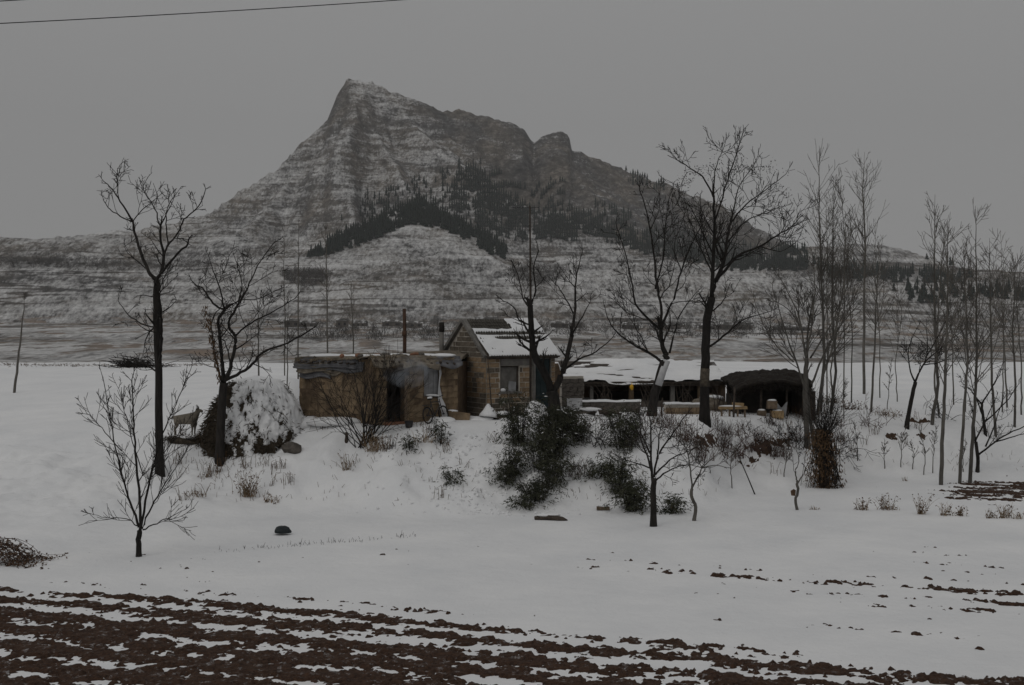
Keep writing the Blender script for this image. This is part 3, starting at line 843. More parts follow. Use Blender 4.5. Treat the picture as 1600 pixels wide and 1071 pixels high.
for i in range(230):
    t = R.random(); w = P(346 - 26 * t + R.uniform(-4, 4), 597 - 120 * t, d)
    leaf(mb, w + Vector((0, R.uniform(-.15, .15), 0)), Vector((R.uniform(-.4, .4), R.uniform(-.4, .4), -1)), R.uniform(.08, .2), .05)
mb.build("vine_leaves", M['vine'], e3, base=b3, kind="stuff")

# T5 pollard next to the block house
d5 = 49.2
tree("pollarded_tree", "thick dark two-stemmed tree with pollarded top in front of the teal door", "tree", [
 ('t', .26, .22, [(868,657),(866,632),(862,610)]),
 ('l', .20, .14, [(862,612),(850,582),(836,555),(830,520),(828,478)]),
 ('l', .05, .02, [(828,480),(818,468),(812,440),(806,420)]),
 ('l', .06, .02, [(828,480),(836,455),(834,420),(840,395)]),
 ('l', .05, .02, [(830,510),(812,500),(802,480),(786,470)]),
 ('l', .17, .10, [(864,612),(876,588),(885,560),(892,525)]),
 ('l', .085, .02, [(892,525),(897,480),(898,440),(905,405)]),
 ('l', .065, .02, [(880,578),(905,562),(932,550),(955,532)]),
 ('l', .045, .014, [(892,525),(908,495),(920,470)]),
 ('l', .040, .014, [(896,490),(880,460),(866,440)]),
 ], d5, TP(up=0.14, dens=2.8, levels=3, ang=(25, 60), minr=0.0092, wig=0.2, seg=.25), twl=0.95, depth=0.35)

# T6 / T7 the two big trees in front of the sheds
d6 = hit(1018, 650)
e6, b6 = tree("shed_tree", "leaning bare tree with a white painted patch on its trunk before the long shed", "tree", [
 ('t', .19, .16, [(1018,650),(1024,612),(1034,578),(1042,556)]),
 ('l', .135, .10, [(1042,556),(1034,540),(1031,515)]),
 ('l', .075, .018, [(1031,515),(1012,500),(991,475),(983,440),(972,395),(960,362)]),
 ('l', .085, .02, [(1031,515),(1030,480),(1022,445),(1015,400),(1008,365),(1000,332),(990,308)]),
 ('l', .075, .02, [(1031,515),(1040,490),(1052,460),(1060,425),(1075,385),(1094,348)]),
 ('l', .080, .02, [(1036,566),(1012,550),(985,535),(962,515),(950,492)]),
 ('l', .065, .018, [(1046,552),(1055,520),(1065,492),(1088,462)]),
 ('l', .050, .016, [(1024,452),(1038,400),(1042,345),(1050,302)]),
 ('l', .030, .012, [(1008,365),(1022,335),(1026,305)]),
 ('l', .030, .012, [(1060,425),(1048,385),(1062,345)]),
 ], d6, TP(up=0.11, dens=3.1, levels=3, ang=(28, 60), minr=0.0092, wig=0.2, seg=.25), twl=1.3, depth=0.4)
mb = MB()
q = [P(1026,602,d6), P(1030,590,d6), P(1034,577,d6), P(1040,563,d6)]
mb.tube([v + Vector((0.045, -0.03, 0)) for v in q], [.165, .168, .166, .150], 8)
mb.build("painted_patch", M['cloth'], e6, True, b6)["label"] = "white painted patch on the trunk"
d7 = hit(1101, 658)
e7, b7 = tree("berry_tree", "tallest bare tree, wide fan crown with dark seed clusters, standing before the long shed", "tree", [
 ('t', .20, .15, [(1101,658),(1101,600),(1102,560),(1105,500),(1112,465)]),
 ('l', .11, .05, [(1112,465),(1112,400),(1111,350),(1108,312)]),
 ('l', .045, .014, [(1108,312),(1090,282),(1062,266),(1040,252)]),
 ('l', .12, .06, [(1112,465),(1120,440),(1135,405),(1140,380),(1148,345)]),
 ('l', .045, .014, [(1148,345),(1153,318),(1162,285),(1184,252)]),
 ('l', .085, .02, [(1120,440),(1150,402),(1185,386),(1215,366),(1240,352)]),
 ('l', .045, .014, [(1148,345),(1175,315),(1210,290),(1246,262)]),
 ('l', .070, .018, [(1103,546),(1130,525),(1155,502),(1188,490)]),
 ('l', .045, .016, [(1107,492),(1125,474),(1132,462)]),
 ('l', .045, .014, [(1111,350),(1125,300),(1138,255),(1145,232)]),
 ('l', .040, .014, [(1108,312),(1110,272),(1120,242)]),
 ('l', .045, .014, [(1112,400),(1090,360),(1070,325)]),
 ('l', .040, .014, [(1140,380),(1170,345),(1200,330),(1232,318)]),
 ('l', .035, .012, [(1185,386),(1215,395),(1240,378)]),
 ], d7, TP(up=0.12, dens=3.1, levels=3, ang=(24, 55), minr=0.0092, wig=0.17, seg=.25), twl=1.35, depth=0.4)
mb = MB()
for i in range(70):
    a = R.uniform(-0.2, 1.0); rr = R.uniform(0.75, 1.02)
    px = 1145 + 105 * math.cos(PI * (0.05 + 0.9 * R.random())) * rr; py = 345 - 105 * math.sin(math.acos(max(-1, min(1, (px - 1145) / 106)))) * rr
    w = P(px, py, d7) + Vector((0, R.uniform(-1.2, 1.2), 0))
    scat(mb, w, (.09, .09, .09), 9, .07)
mb.build("seed_clusters", M['twig'], e7, base=b7, kind="stuff")
mb = MB(); mb.tube([P(1101,604,d7) , P(1101,590,d7), P(1102,576,d7)], [.19, .185, .18], 10)
mb.build("bark_patch", M['wrap'], e7, True, b7)["label"] = "paler worn patch round the trunk"

# T8, T9, T10 small trees at the foot of the bank
d = hit(1021, 823)
tree("small_tree", "small dark tree with a straight trunk and round crown at the bank's foot", "tree", [
 ('t', .105, .085, [(1021,824),(1021,780),(1021,748)]),
 ('l', .06, .016, [(1020,750),(1019,712),(1020,662),(1016,640)]),
 ('l', .05, .014, [(1022,746),(1028,715),(1045,690),(1062,668),(1076,650)]),
 ('l', .04, .012, [(1024,752),(1040,737),(1060,726),(1080,722)]),
 ('l', .04, .012, [(1024,742),(1045,718),(1070,704),(1088,692)]),
 ('l', .05, .014, [(1018,736),(1006,702),(995,672),(984,650)]),
 ('l', .035, .010, [(1017,732),(990,722),(966,714)]),
 ('l', .04, .012, [(1019,712),(1003,680),(1000,652)]),
 ('l', .04, .012, [(1028,715),(1032,685),(1040,655)]),
 ], d, TP(up=0.07, dens=3.0, levels=3, ang=(30, 65), minr=0.0078, wig=0.2, seg=.18), twl=0.7, depth=0.5)
d = hit(1085, 814)
tree("crooked_tree", "small crooked tree with a kinked grey trunk right of the dark round-crowned one", "tree", [
 ('t', .06, .05, [(1084,815),(1087,793),(1080,775),(1081,763)]),
 ('l', .04, .012, [(1081,763),(1077,735),(1072,710),(1065,690),(1057,670)]),
 ('l', .04, .022, [(1081,763),(1092,745),(1099,733)]),
 ('l', .03, .009, [(1099,733),(1120,730),(1140,733)]), ('l', .022, .008, [(1099,733),(1085,729),(1070,728)]),
 ('l', .025, .008, [(1099,733),(1090,715),(1086,698)]), ('l', .025, .008, [(1099,733),(1116,715),(1136,700)]),
 ('l', .025, .008, [(1072,710),(1085,690),(1092,668)]),
 ], d, TP(up=0.05, dens=3.1, levels=3, ang=(30, 70), minr=0.0072, wig=0.24, seg=.15), bark='bark_grey', twl=0.55, depth=0.5)
d = hit(1246, 797)
e10, b10 = tree("forked_sapling", "low crooked sapling with two stems and a dead brown leaf before the vine covered stump", "sapling", [
 ('t', .05, .045, [(1246,798),(1243,782),(1247,765),(1246,752)]),
 ('l', .035, .010, [(1246,752),(1243,738),(1250,722),(1246,700)]), ('l', .035, .012, [(1247,754),(1256,738),(1262,722),(1275,705)]),
 ], d, TP(up=0.05, dens=1.2, levels=2, minr=0.0078, wig=0.24, seg=.15), bark='bark_grey', twl=0.4)
mb = MB(); w = P(1239, 770, d); mb.add([w + Vector((-.06,0,-.1)), w + Vector((.09,.02,-.12)), w + Vector((.10,0,.08)), w + Vector((.02,-.03,.13)), w + Vector((-.08,.01,.06))], [(0,1,2,3,4)])
mb.build("dead_leaf", M['leaf'], e10, base=b10)

# T11 clump of stems with a fan crown
d = hit(1264, 700)
tree("coppiced_tree", "many stemmed grey tree with a wide fan of fine branches beside the thatched hut", "tree", [
 ('t', .12, .09, [(1262,700),(1259,640),(1258,600),(1260,560)]),
 ('l', .06, .016, [(1260,560),(1252,500),(1240,465),(1222,430)]),
 ('l', .10, .02, [(1272,700),(1266,620),(1268,540),(1278,480),(1290,440)]),
 ('l', .06, .016, [(1259,610),(1238,560),(1218,512),(1196,455)]),
 ('l', .06, .016, [(1268,600),(1288,560),(1305,530),(1325,505),(1345,484)]),
 ('l', .05, .016, [(1260,560),(1266,500),(1268,450),(1262,405)]),
 ('l', .04, .014, [(1240,566),(1215,540),(1198,510),(1185,470)]),
 ('l', .05, .014, [(1266,560),(1292,510),(1305,470),(1318,430)]),
 ('l', .04, .014, [(1254,520),(1240,490),(1215,470)]),
 ], d, TP(up=0.10, dens=3.1, levels=3, ang=(18, 42), minr=0.0092, wig=0.12, seg=.25), bark='bark_grey', twig='twig_grey', twl=1.15, depth=0.4)

# T13, T14 dark small trees right
d = hit(1416, 668)
tree("dark_crooked_tree", "black crooked little tree leaning right on the bank between the poplars", "tree", [
 ('t', .10, .085, [(1416,668),(1424,625),(1430,597)]),
 ('l', .06, .018, [(1430,597),(1440,570),(1462,546),(1492,520)]), ('l', .05, .014, [(1430,597),(1420,576),(1416,545),(1424,515)]),
 ('l', .05, .014, [(1434,586),(1446,556),(1442,512)]), ('l', .04, .014, [(1440,570),(1470,566),(1500,548)]), ('l', .035, .012, [(1446,556),(1462,520),(1470,495)]),
 ], d, TP(up=0.06, dens=3.6, levels=3, ang=(30, 70), minr=0.0092, wig=0.26, seg=.2), twl=0.9, depth=0.5)
d = hit(1527, 738)
tree("leaning_tree", "dark low tree with a limb lying out over the bank at the right edge", "tree", [
 ('t', .085, .07, [(1527,739),(1528,715),(1524,690)]),
 ('l', .05, .014, [(1524,690),(1518,660),(1512,635),(1500,610)]), ('l', .06, .02, [(1528,712),(1550,690),(1575,672),(1604,658)]),
 ('l', .05, .014, [(1524,690),(1535,655),(1545,620)]), ('l', .045, .014, [(1540,698),(1560,660),(1575,625)]), ('l', .04, .014, [(1550,690),(1585,682),(1612,676)]),
 ], d, TP(up=0.10, dens=3.1, levels=3, ang=(30, 65), minr=0.0082, wig=0.22, seg=.2), twl=0.7, depth=0.5)
d = hit(1535, 678)
tree("dark_thicket_tree", "dense dark bush of upright stems on the bank behind the leaning tree", "bush", [
 ('t', .07, .06, [(1540,678),(1536,650),(1534,630)]),
 ('l', .05, .012, [(1534,632),(1520,610),(1508,598)]), ('l', .05, .012, [(1534,632),(1545,600),(1550,575)]), ('l', .05, .012, [(1538,660),(1562,630),(1575,600)]),
 ('l', .05, .012, [(1536,650),(1528,612),(1526,585)]),
 ], d, TP(up=0.12, dens=3.6, levels=3, ang=(25, 55), minr=0.0082, wig=0.22, seg=.2), twl=0.7, depth=0.6)

# poplars: thin straight saplings
def poplar(label, pl, r0, T=None, sh=0, d=None, kids=1.0, twl=1.75, start=0.36, group=None):
    d = d or hit(*pl[0])
    b = P(pl[0][0], pl[0][1], d); b.z = g1(b.x, b.y)
    e = empty("poplar_sapling", b, label, "poplar", group)
    pts = [P(x, y, d) for x, y in pl]; pts[0].z = b.z
    fine = []
    for i in range(len(pts) - 1):
        for k in range(6): fine.append(pts[i].lerp(pts[i + 1], k / 6) + vrand() * 0.012)
    fine.append(pts[-1]); fine[0] = pts[0] - Vector((0, 0, .25)); n = len(fine)
    rad = [max(0.007, r0 * (1 - i / (n - 1)) ** 0.75) for i in range(n)]
    MB().tube(fine, rad, 7).build("trunk", M['bark_grey'], e, True, b)
    T = T or TP(up=0.10, ang=(26, 50), ratio=(.25, .5), dens=1.5, levels=2, minr=0.0085, wig=0.07, seg=.3)
    sg = Seg(); H = (pts[-1] - pts[0]).length
    for k in range(int((8 + H * 3.2) * kids)):
        f = R.uniform(start, 0.95) * (n - 1); i = min(n - 2, int(f)); pp = fine[i].lerp(fine[i + 1], f - i)
        side(sg, pp, (fine[i + 1] - fine[i]).normalized(), twl * 1.35 * R.uniform(0.45, 1.1) * (1.35 - 1.0 * f / (n - 1)), max(.010, rad[i] * .42), 1, T)
    o = sg.build("crown", M['twig_grey'], e, b); o["kind"] = "stuff"
poplar("thick poplar at the left corner of the turned soil patch", [(1470,758),(1474,660),(1478,560),(1481,450),(1480,345)], .085)
poplar("second poplar on the turned soil patch, slightly leaning right", [(1499,756),(1506,650),(1512,560),(1508,450),(1506,380)], .07)
poplar("third poplar on the turned soil patch, its top the highest of those at right", [(1515,755),(1522,650),(1526,560),(1526,430),(1524,322)], .08)
poplar("poplar behind the black crooked tree, straight with a pointed top", [(1456,664),(1466,600),(1461,520),(1460,400),(1461,304)], .085)
poplar("thin poplar with a bent foot beside the black crooked tree", [(1468,648),(1460,600),(1464,520),(1470,420),(1476,360)], .055)
poplar("poplar rising out of the dark bush at right", [(1556,682),(1550,600),(1548,500),(1547,440),(1546,372)], .065)
poplar("poplar close to the right picture edge", [(1585,668),(1587,600),(1582,520),(1585,460),(1586,408)], .06)
poplar("tall poplar standing alone right of the coppiced grey tree", [(1350,616),(1350,500),(1352,380),(1348,300),(1351,238)], .085, twl=2.1)
poplar("slim poplar just right of the tall lone poplar", [(1361,644),(1366,560),(1368,490),(1372,430),(1378,380)], .055)
poplar("tall poplar behind the coppiced grey tree, left of the pair", [(1281,650),(1288,560),(1284,450),(1280,330),(1280,228)], .085, twl=2.1, d=58)
poplar("tall poplar behind the coppiced grey tree, right of the pair", [(1298,640),(1306,580),(1300,470),(1302,370),(1302,275)], .075, twl=2.1, d=57)
poplar("bent poplar with a curved grey trunk right of the thatched hut", [(1277,640),(1285,590),(1300,545),(1318,450),(1322,345)], .075, twl=2.0, d=56)
poplar("short poplar with bare lower trunk between the hut and the lone poplar", [(1301,618),(1298,580),(1306,530),(1312,480)], .05, d=60)
poplar("faint poplar at far right behind the others", [(1574,640),(1570,560),(1566,480),(1560,420)], .05, d=66)
poplar("slender poplar behind the haystack, tall and nearly twigless", [(466,575),(466,480),(467,400),(466,338)], .045, d=64, kids=.35, twl=.5)
poplar("slender poplar behind the mud brick ruin, left of its middle", [(512,575),(511,480),(510,400),(508,345)], .05, d=62, kids=.6, twl=.7)
poplar("slender twigless poplar between haystack and the thin tall one", [(444,585),(445,500),(444,420),(444,348)], .035, d=66, kids=.35, twl=.5)
poplar("short slender poplar on the snow mound behind the haystack", [(404,586),(404,540),(404,500),(402,470)], .045, d=58, kids=.5, twl=.6)
poplar("thin poplar behind the ruin roof, rising over its middle", [(552,575),(552,530),(550,490),(548,440)], .045, d=60, kids=.8, twl=.7)
poplar("leaning slender sapling in front of the ruin left end", [(448,620),(449,560),(450,500),(452,455)], .03, d=55, kids=.6, twl=.5)
poplar("pole-like sapling with a brushy top alone on the left snow slope", [(22,614),(30,550),(36,495),(40,456)], .085, kids=.9, twl=.5, start=.88)
for i, (x, y, t, lb) in enumerate([(1318,655,590,"left of the lone poplar"), (1386,640,560,"under the lone poplar"), (1340,720,660,"on the slope right of the vine covered stump"), (1382,732,690,"on the slope below the two earth scars"), (1408,730,665,"below the gap between the two earth scars"), (1425,733,690,"with a curved foot below the right earth scar"), (1443,742,670,"straight, left of the thick poplar"), (1457,740,665,"close beside the thick poplar"), (1505,738,690,"short, between the second and third poplar"), (1312,738,680,"beside the vine covered stump"), (1144,764,690,"on the snow right of the crooked tree"), (1225,745,690,"below the earth cut at the hut")]):
    poplar("thin bare sprout " + lb, [(x, y), (x + R.uniform(-4, 4), (y + t) / 2), (x + R.uniform(-8, 8), t)], .022, kids=1.2, twl=.35)
for (x, y, t, dd) in [(1292,640,300,62),(1330,630,330,64),(1402,640,430,66),(1490,650,380,66),(1566,660,360,63),(1596,665,390,62),(1318,636,260,66),(1375,634,350,68),(1508,660,430,62)]:
    poplar("thin pale sapling in the loose thicket behind the poplars at right", [(x, y), (x + R.uniform(-5, 5), y - (y - t) * .35), (x + R.uniform(-8, 8), y - (y - t) * .7), (x + R.uniform(-8, 8), t)], R.uniform(.028, .042), d=dd, kids=.8, twl=1.6, group="thin saplings behind the poplars")
mb = MB(); d = hit(1179, 773); b = P(1179, 773, d)
e = empty("dead_stick", b, "bare stick slanting out of the snow right of the crooked tree", "stick")
mb.tube([P(1180,774,d), P(1168,745,d), P(1158,722,d), P(1150,700,d)], [.025, .022, .018, .010], 5); mb.build("stem", M['bark'], e, True, b)

# ------------------------------------------------------------------ block walls
def lumpbox(w, h, t, j=0.006):
    m = MB(); m.box((0, 0, 0), (w, t, h), jit=j); return m
def wall_blocks(parent, org, udir, L, zb, top, bw, bh, gap, holes, m, name, depth=0.06, jit=0.006, msel=None, skip=0.0, proud=0.02):
    """blocks laid in courses on a wall face; org and udir in the parent's space; top(u) gives the wall height"""
    u = Vector(udir).normalized(); nrm = Vector((u.y, -u.x, 0))
    rz = math.atan2(u.y, u.x); rows = int((max(top(0), top(L), top(L / 2)) - zb) / bh) + 1
    for r in range(rows):
        z0 = zb + r * bh; z1 = z0 + bh
        x = -bw * (0.5 if r % 2 else 0.0) - R.uniform(0, 0.04)
        while x < L:
            wv_ = bw * R.uniform(0.92, 1.08)
            a, b = max(0, x), min(L, x + wv_); x += wv_
            # cut at openings and under the slope of the top
            spans = [(a, b)]
            for (h0, h1, q0, q1) in holes:
                if (z0 + z1) / 2 > q0 and (z0 + z1) / 2 < q1:
                    ns = []
                    for s0, s1 in spans:
                        if s1 <= h0 or s0 >= h1: ns.append((s0, s1))
                        else:
                            if s0 < h0: ns.append((s0, h0))
                            if s1 > h1: ns.append((h1, s1))
                    spans = ns
            for s0, s1 in spans:
                while s1 - s0 > 0.05 and top(s0) < z0 + bh * 0.75: s0 += 0.04
                while s1 - s0 > 0.05 and top(s1) < z0 + bh * 0.75: s1 -= 0.04
                if s1 - s0 < 0.07 or R.random() < skip: continue
                zt = min(z1, top((s0 + s1) / 2))
                hh = zt - z0 - gap
                if hh < 0.04: continue
                o = lumpbox(s1 - s0 - gap, hh, depth, jit).build(name, msel(s0, z0) if msel else m, parent)
                c = Vector(org) + u * ((s0 + s1) / 2) + nrm * (proud - depth / 2 + R.uniform(-jit, jit))
                o.location = (c.x, c.y, (z0 + zt) / 2)
                o.rotation_euler = (R.uniform(-.01, .01), R.uniform(-.008, .008), rz)
def wall_slab(org, udir, L, zb, top, thick, holes):
    """solid wall with rectangular openings, as boxes between the openings"""
    u = Vector(udir).normalized(); nrm = Vector((u.y, -u.x, 0)); mb = MB()
    cuts = sorted(set([0, L] + [h for q in holes for h in q[:2]]))
    for a, b in zip(cuts[:-1], cuts[1:]):
        hs = [q for q in holes if q[0] <= a + 1e-6 and q[1] >= b - 1e-6]
        zs = [(zb, None)]
        if hs:
            q = hs[0]; zs = [(zb, q[2]), (q[3], None)]
        for z0, z1 in zs:
            n = max(1, int((b - a) / 0.3))
            for k in range(n):
                s0 = a + (b - a) * k / n; s1 = a + (b - a) * (k + 1) / n
                t0 = z1 if z1 is not None else top(s0); t1 = z1 if z1 is not None else top(s1)
                if max(t0, t1) <= z0 + 1e-4: continue
                p = [Vector(org) + u * s for s in (s0, s1)]
                V = []
                for z_a, z_b in ((z0, z0), (t0, t1)):
                    for q_, zz in ((p[0], z_a), (p[1], z_b)):
                        V.append((q_.x, q_.y, zz)); V.append((q_.x - nrm.x * thick, q_.y - nrm.y * thick, zz))
                mb.add(V, [(0, 2, 6, 4), (3, 1, 5, 7), (0, 4, 5, 1), (2, 3, 7, 6), (4, 6, 7, 5), (0, 1, 3, 2)])
    return mb

# ------------------------------------------------------------------ block house
HC = Vector((-1.0, 50.0, 0.0)); HA = math.radians(30)
HL, HW, HB, HE, HR = 3.15, 3.6, 2.4, 5.10, 6.42     # front length, gable width, base, eave, ridge heights
house = empty("block_house", (HC.x, HC.y, HB), "concrete block cottage with a snow covered tile roof and a teal door", "house", rz=HA)
hz = lambda z: z - HB
win = (0.62, 1.48, hz(3.66), hz(4.68)); door = (2.08, 2.95, hz(2.4), hz(4.95))
wf = wall_slab((0, 0, 0), (1, 0, 0), HL, 0, lambda u: hz(HE), 0.22, [win, door]).build("front_wall", M['mortar'], house)
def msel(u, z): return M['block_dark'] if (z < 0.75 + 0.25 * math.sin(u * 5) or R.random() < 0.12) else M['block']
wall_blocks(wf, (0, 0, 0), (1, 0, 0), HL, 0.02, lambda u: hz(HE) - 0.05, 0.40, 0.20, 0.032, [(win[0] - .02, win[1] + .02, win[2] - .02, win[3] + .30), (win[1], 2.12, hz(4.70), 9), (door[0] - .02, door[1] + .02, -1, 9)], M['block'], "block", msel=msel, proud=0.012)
gt = lambda u: hz(HE) + (HR - HE) * (1 - abs(u - HW / 2) / (HW / 2))
# the gable runs from the rear corner to the front corner
wg = wall_slab((0, HW, 0), (0, -1, 0), HW, 0, gt, 0.22, []).build("gable_wall", M['mortar'], house)
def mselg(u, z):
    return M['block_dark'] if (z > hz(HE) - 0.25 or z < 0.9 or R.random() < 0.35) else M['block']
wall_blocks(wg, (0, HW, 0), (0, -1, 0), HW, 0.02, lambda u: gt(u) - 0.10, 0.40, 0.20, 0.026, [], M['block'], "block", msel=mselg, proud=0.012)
wall_slab((HL, 0, 0), (0, 1, 0), HW, 0, gt, 0.2, []).build("end_wall", M['cement'], house)
wall_slab((HL, HW, 0), (-1, 0, 0), HL, 0, lambda u: hz(HE), 0.2, []).build("rear_wall", M['cement'], house)
lint = MB().box(((win[0] + 2.1) / 2, -0.025, (win[3] + hz(5.0)) / 2 + 0.01), (2.1 - win[0], 0.10, hz(5.0) - win[3]), jit=.006).build("lintel", M['cement'], house)
MB().box(((win[0] + win[1]) / 2, -0.03, win[2] - 0.035), (win[1] - win[0] + 0.16, 0.14, 0.07), jit=.005).build("window_sill", M['cement'], house)
# window: dark boarding, frame, leaning board, rag
wnd = MB().box(((win[0] + win[1]) / 2, 0.14, (win[2] + win[3]) / 2), (win[1] - win[0], 0.03, win[3] - win[2])).build("window", M['cement'], house)
for xx in (win[0] + .025, win[1] - .025): MB().box((xx, 0.09, (win[2] + win[3]) / 2), (0.05, 0.06, win[3] - win[2])).build("frame", M['wood_dark'], wnd)
MB().box(((win[0] + win[1]) / 2, 0.09, win[3] - 0.03), (win[1] - win[0] - .1, 0.06, 0.05)).build("frame", M['wood_dark'], wnd)
MB().box((win[0] + .56, 0.04, win[2] + 0.20), (0.34, 0.02, 0.40), Matrix.Rotation(0.12, 3, 'Y') @ Matrix.Rotation(-0.12, 3, 'X')).build("leaning_board", M['board'], wnd)
MB().blob((win[0] + .14, 0.02, win[2] + 0.07), (0.13, 0.06, 0.08), 3).build("snow_lump", M['snow'], wnd, True)
# door, half open, teal
dr = MB().box(((door[0] + door[1]) / 2 + 0.03, 0.13, (door[2] + door[3]) / 2), (door[1] - door[0] - 0.06, 0.05, door[3] - door[2])).build("door", M['teal'], house)
for k in range(4):
    MB().box((door[0] + .14 + k * .205, 0.098, (door[2] + door[3]) / 2), (0.175, 0.016, door[3] - door[2] - .1)).build("plank", M['teal'], dr)
MB().box((door[0] + .045, 0.0, (door[2] + door[3]) / 2), (0.09, 0.26, door[3] - door[2]), jit=.004).build("door_jamb", M['cement'], house)
# roof
TS = math.hypot(HW / 2, HR - HE); sl = math.atan2(HR - HE, HW / 2); OV = 0.20
def rp(s, t, h):   # along the ridge, down the front slope, above the slope
    y = HW / 2 - t * math.cos(sl); z = hz(HR) - t * math.sin(sl)
    return (s, y - h * math.sin(sl), z + h * math.cos(sl))
def rpb(s, t, h):
    x, y, z = rp(s, t, h); return (x, HW - y, z)
V = []
for f_ in (rp, rpb):
    for (s_, t_, h_) in ((-.04, 0, 0.02), (HL + .12, 0, 0.02), (HL + .12, TS + OV, 0.02), (-.04, TS + OV, 0.02), (-.04, 0, .09), (HL + .12, 0, .09), (HL + .12, TS + OV, .09), (-.04, TS + OV, .09)):
        V.append(f_(s_, t_, h_))
bx = [(0, 1, 2, 3), (7, 6, 5, 4), (0, 4, 5, 1), (1, 5, 6, 2), (2, 6, 7, 3), (3, 7, 4, 0)]
roof = mk("roof", V, bx + [tuple(i + 8 for i in reversed(f)) for f in bx], M['wood_dark'], house)
mb = MB()
ncol, nrow = 26, 11
for c in range(ncol):
    s0 = 0.10 + c * (HL - 0.1) / ncol
    for r in range(nrow):
        t0 = r * (TS + OV) / nrow; t1 = t0 + (TS + OV) / nrow * 1.12
        w_ = 0.052; jz = R.uniform(0, .012)
        V = []
        for (tt, up) in ((t0, 0.0), (t1, 0.022)):
            for k in range(5):
                a = PI * k / 4
                V.append(rp(s0 + w_ * math.cos(a), tt, 0.09 + up + jz + w_ * 1.0 * math.sin(a)))
        mb.add(V, [(k, k + 1, k + 6, k + 5) for k in range(4)] + [(9, 8, 7, 6, 5)])
mb.build("roof_tiles", M['tile'], roof, kind="stuff")
nS, nT = 110, 70
S_, T_ = np.meshgrid(np.linspace(-.02, HL + .10, nS), np.linspace(0.0, TS + OV + 0.02, nT), indexing='ij')
tn = T_ / (TS + OV); sn = S_ / HL; wb = fbm(S_ * 2.2, T_ * 3, 90, 3) * 0.10
bare = sst(0.58, 0.52, sn + wb) * sst(0.29, 0.24, tn + wb * .5) * (sn > -1)          # upper left patch of open tiles
bare = np.maximum(bare, np.exp(-((tn - 0.40 + wb * .2) / 0.032) ** 2) * sst(-.05, .1, sn) * 1.1)
bare = np.maximum(bare, np.exp(-((tn - 0.52 + wb * .2) / 0.035) ** 2) * sst(.22, .32, sn) * sst(.93, .85, sn) * 1.1)
rag = fbm(S_ * 8.3, T_ * 1.5, 91, 3)
hS = 0.185 + fbm(S_ * 1.5, T_ * 1.5, 92, 3) * 0.07 - bare * (0.17 + rag * 0.10)
hS = hS - 0.05 * sst(TS + OV - .03, TS + OV + .02, T_)
Pz = np.stack([np.array(rp(0, 0, 0))[None, None, :].repeat(nS, 0).repeat(nT, 1)[..., i] for i in range(3)], -1)
Pz = np.stack([S_, HW / 2 - T_ * math.cos(sl) - hS * math.sin(sl), hz(HR) - T_ * math.sin(sl) + hS * math.cos(sl)], -1)
mk("roof_snow", Pz, gridfaces(nS, nT)[:, ::-1].copy(), M['snow'], roof, True)
# gable coping and eave board
for (a, b) in (((-.06, HW + .06, hz(HE) - .02), (-.06, HW / 2, hz(HR) + .08)), ((-.06, HW / 2, hz(HR) + .08), (-.06, -.08, hz(HE) - .04))):
    a, b = Vector(a), Vector(b); mid = (a + b) / 2; an = math.atan2(b.z - a.z, b.y - a.y)
    MB().box(mid, (0.20, (b - a).length, 0.13), Matrix.Rotation(an, 3, 'X'), jit=.012).build("gable_coping", M['cement'], house)
MB().box((HL / 2 + .02, -0.10, hz(HE) - 0.09), (HL + .1, 0.05, 0.10)).build("eave_board", M['wood_dark'], house)
# chimney of black stove pipe behind the left slope
cp = P(690, 540, 52.6)
ch = empty("stove_chimney", (cp.x, cp.y, 4.6), "short blackened stove chimney rising left of the cottage gable", "chimney")
MB().tube([(cp.x, cp.y, 4.6), (cp.x, cp.y, 6.05)], [.10, .10], 9).build("flue", M['cement'], ch, True, (cp.x, cp.y, 4.6))
MB().tube([(cp.x, cp.y, 6.0), (cp.x + .01, cp.y, 6.2), (cp.x, cp.y, 6.40)], [.11, .115, .10], 9).build("sooty_top", M['dark'], ch, True, (cp.x, cp.y, 4.6))
MB().tube([(cp.x - .14, cp.y - .05, 5.9), (cp.x - .16, cp.y - .05, 6.5)], [.012, .01], 5).build("wire_stay", M['metal'], ch, False, (cp.x, cp.y, 4.6))

# ------------------------------------------------------------------ mud brick ruin
RA = P(468, 600, 49.6); RC = P(583, 600, 47.6); RB = P(715, 600, 49.35)
RZ = 2.1
for v in (RA, RC, RB): v.z = 0
ruin = empty("mud_brick_house", (RC.x, RC.y, RZ), "half ruined mud brick house with a broken sheet roof and a black doorway", "house")
rl = lambda v: Vector((v.x - RC.x, v.y - RC.y, 0))
def rz_(z): return z - RZ
uL = (rl(RC) - rl(RA)); LL_ = uL.length; uR = (rl(RB) - rl(RC)); LR_ = uR.length
nL = Vector((uL.y, -uL.x, 0)).normalized(); nRr = Vector((uR.y, -uR.x, 0)).normalized()
topL = lambda u: rz_(4.86 + 0.17 * u / LL_ + 0.03 * math.sin(u * 4)); topR = lambda u: rz_(5.05 - 0.18 * u / LR_ + 0.03 * math.sin(u * 5 + 1))
rdoor = (0.56, 1.26, rz_(2.66), rz_(4.42)); rwin = (2.10, 2.74, rz_(3.58), rz_(4.74))
wl1 = wall_slab(rl(RA), uL, LL_, 0, topL, 0.35, []).build("side_wall", M['adobe_joint'], ruin)
wl2 = wall_slab(rl(RC), uR, LR_, 0, topR, 0.35, [rdoor, rwin]).build("front_wall", M['adobe_joint'], ruin)
wall_blocks(wl1, rl(RA), uL, LL_, 0.0, topL, 0.62, 0.29, 0.012, [], M['adobe'], "mud_brick", jit=0.012, skip=0.05, proud=0.010)
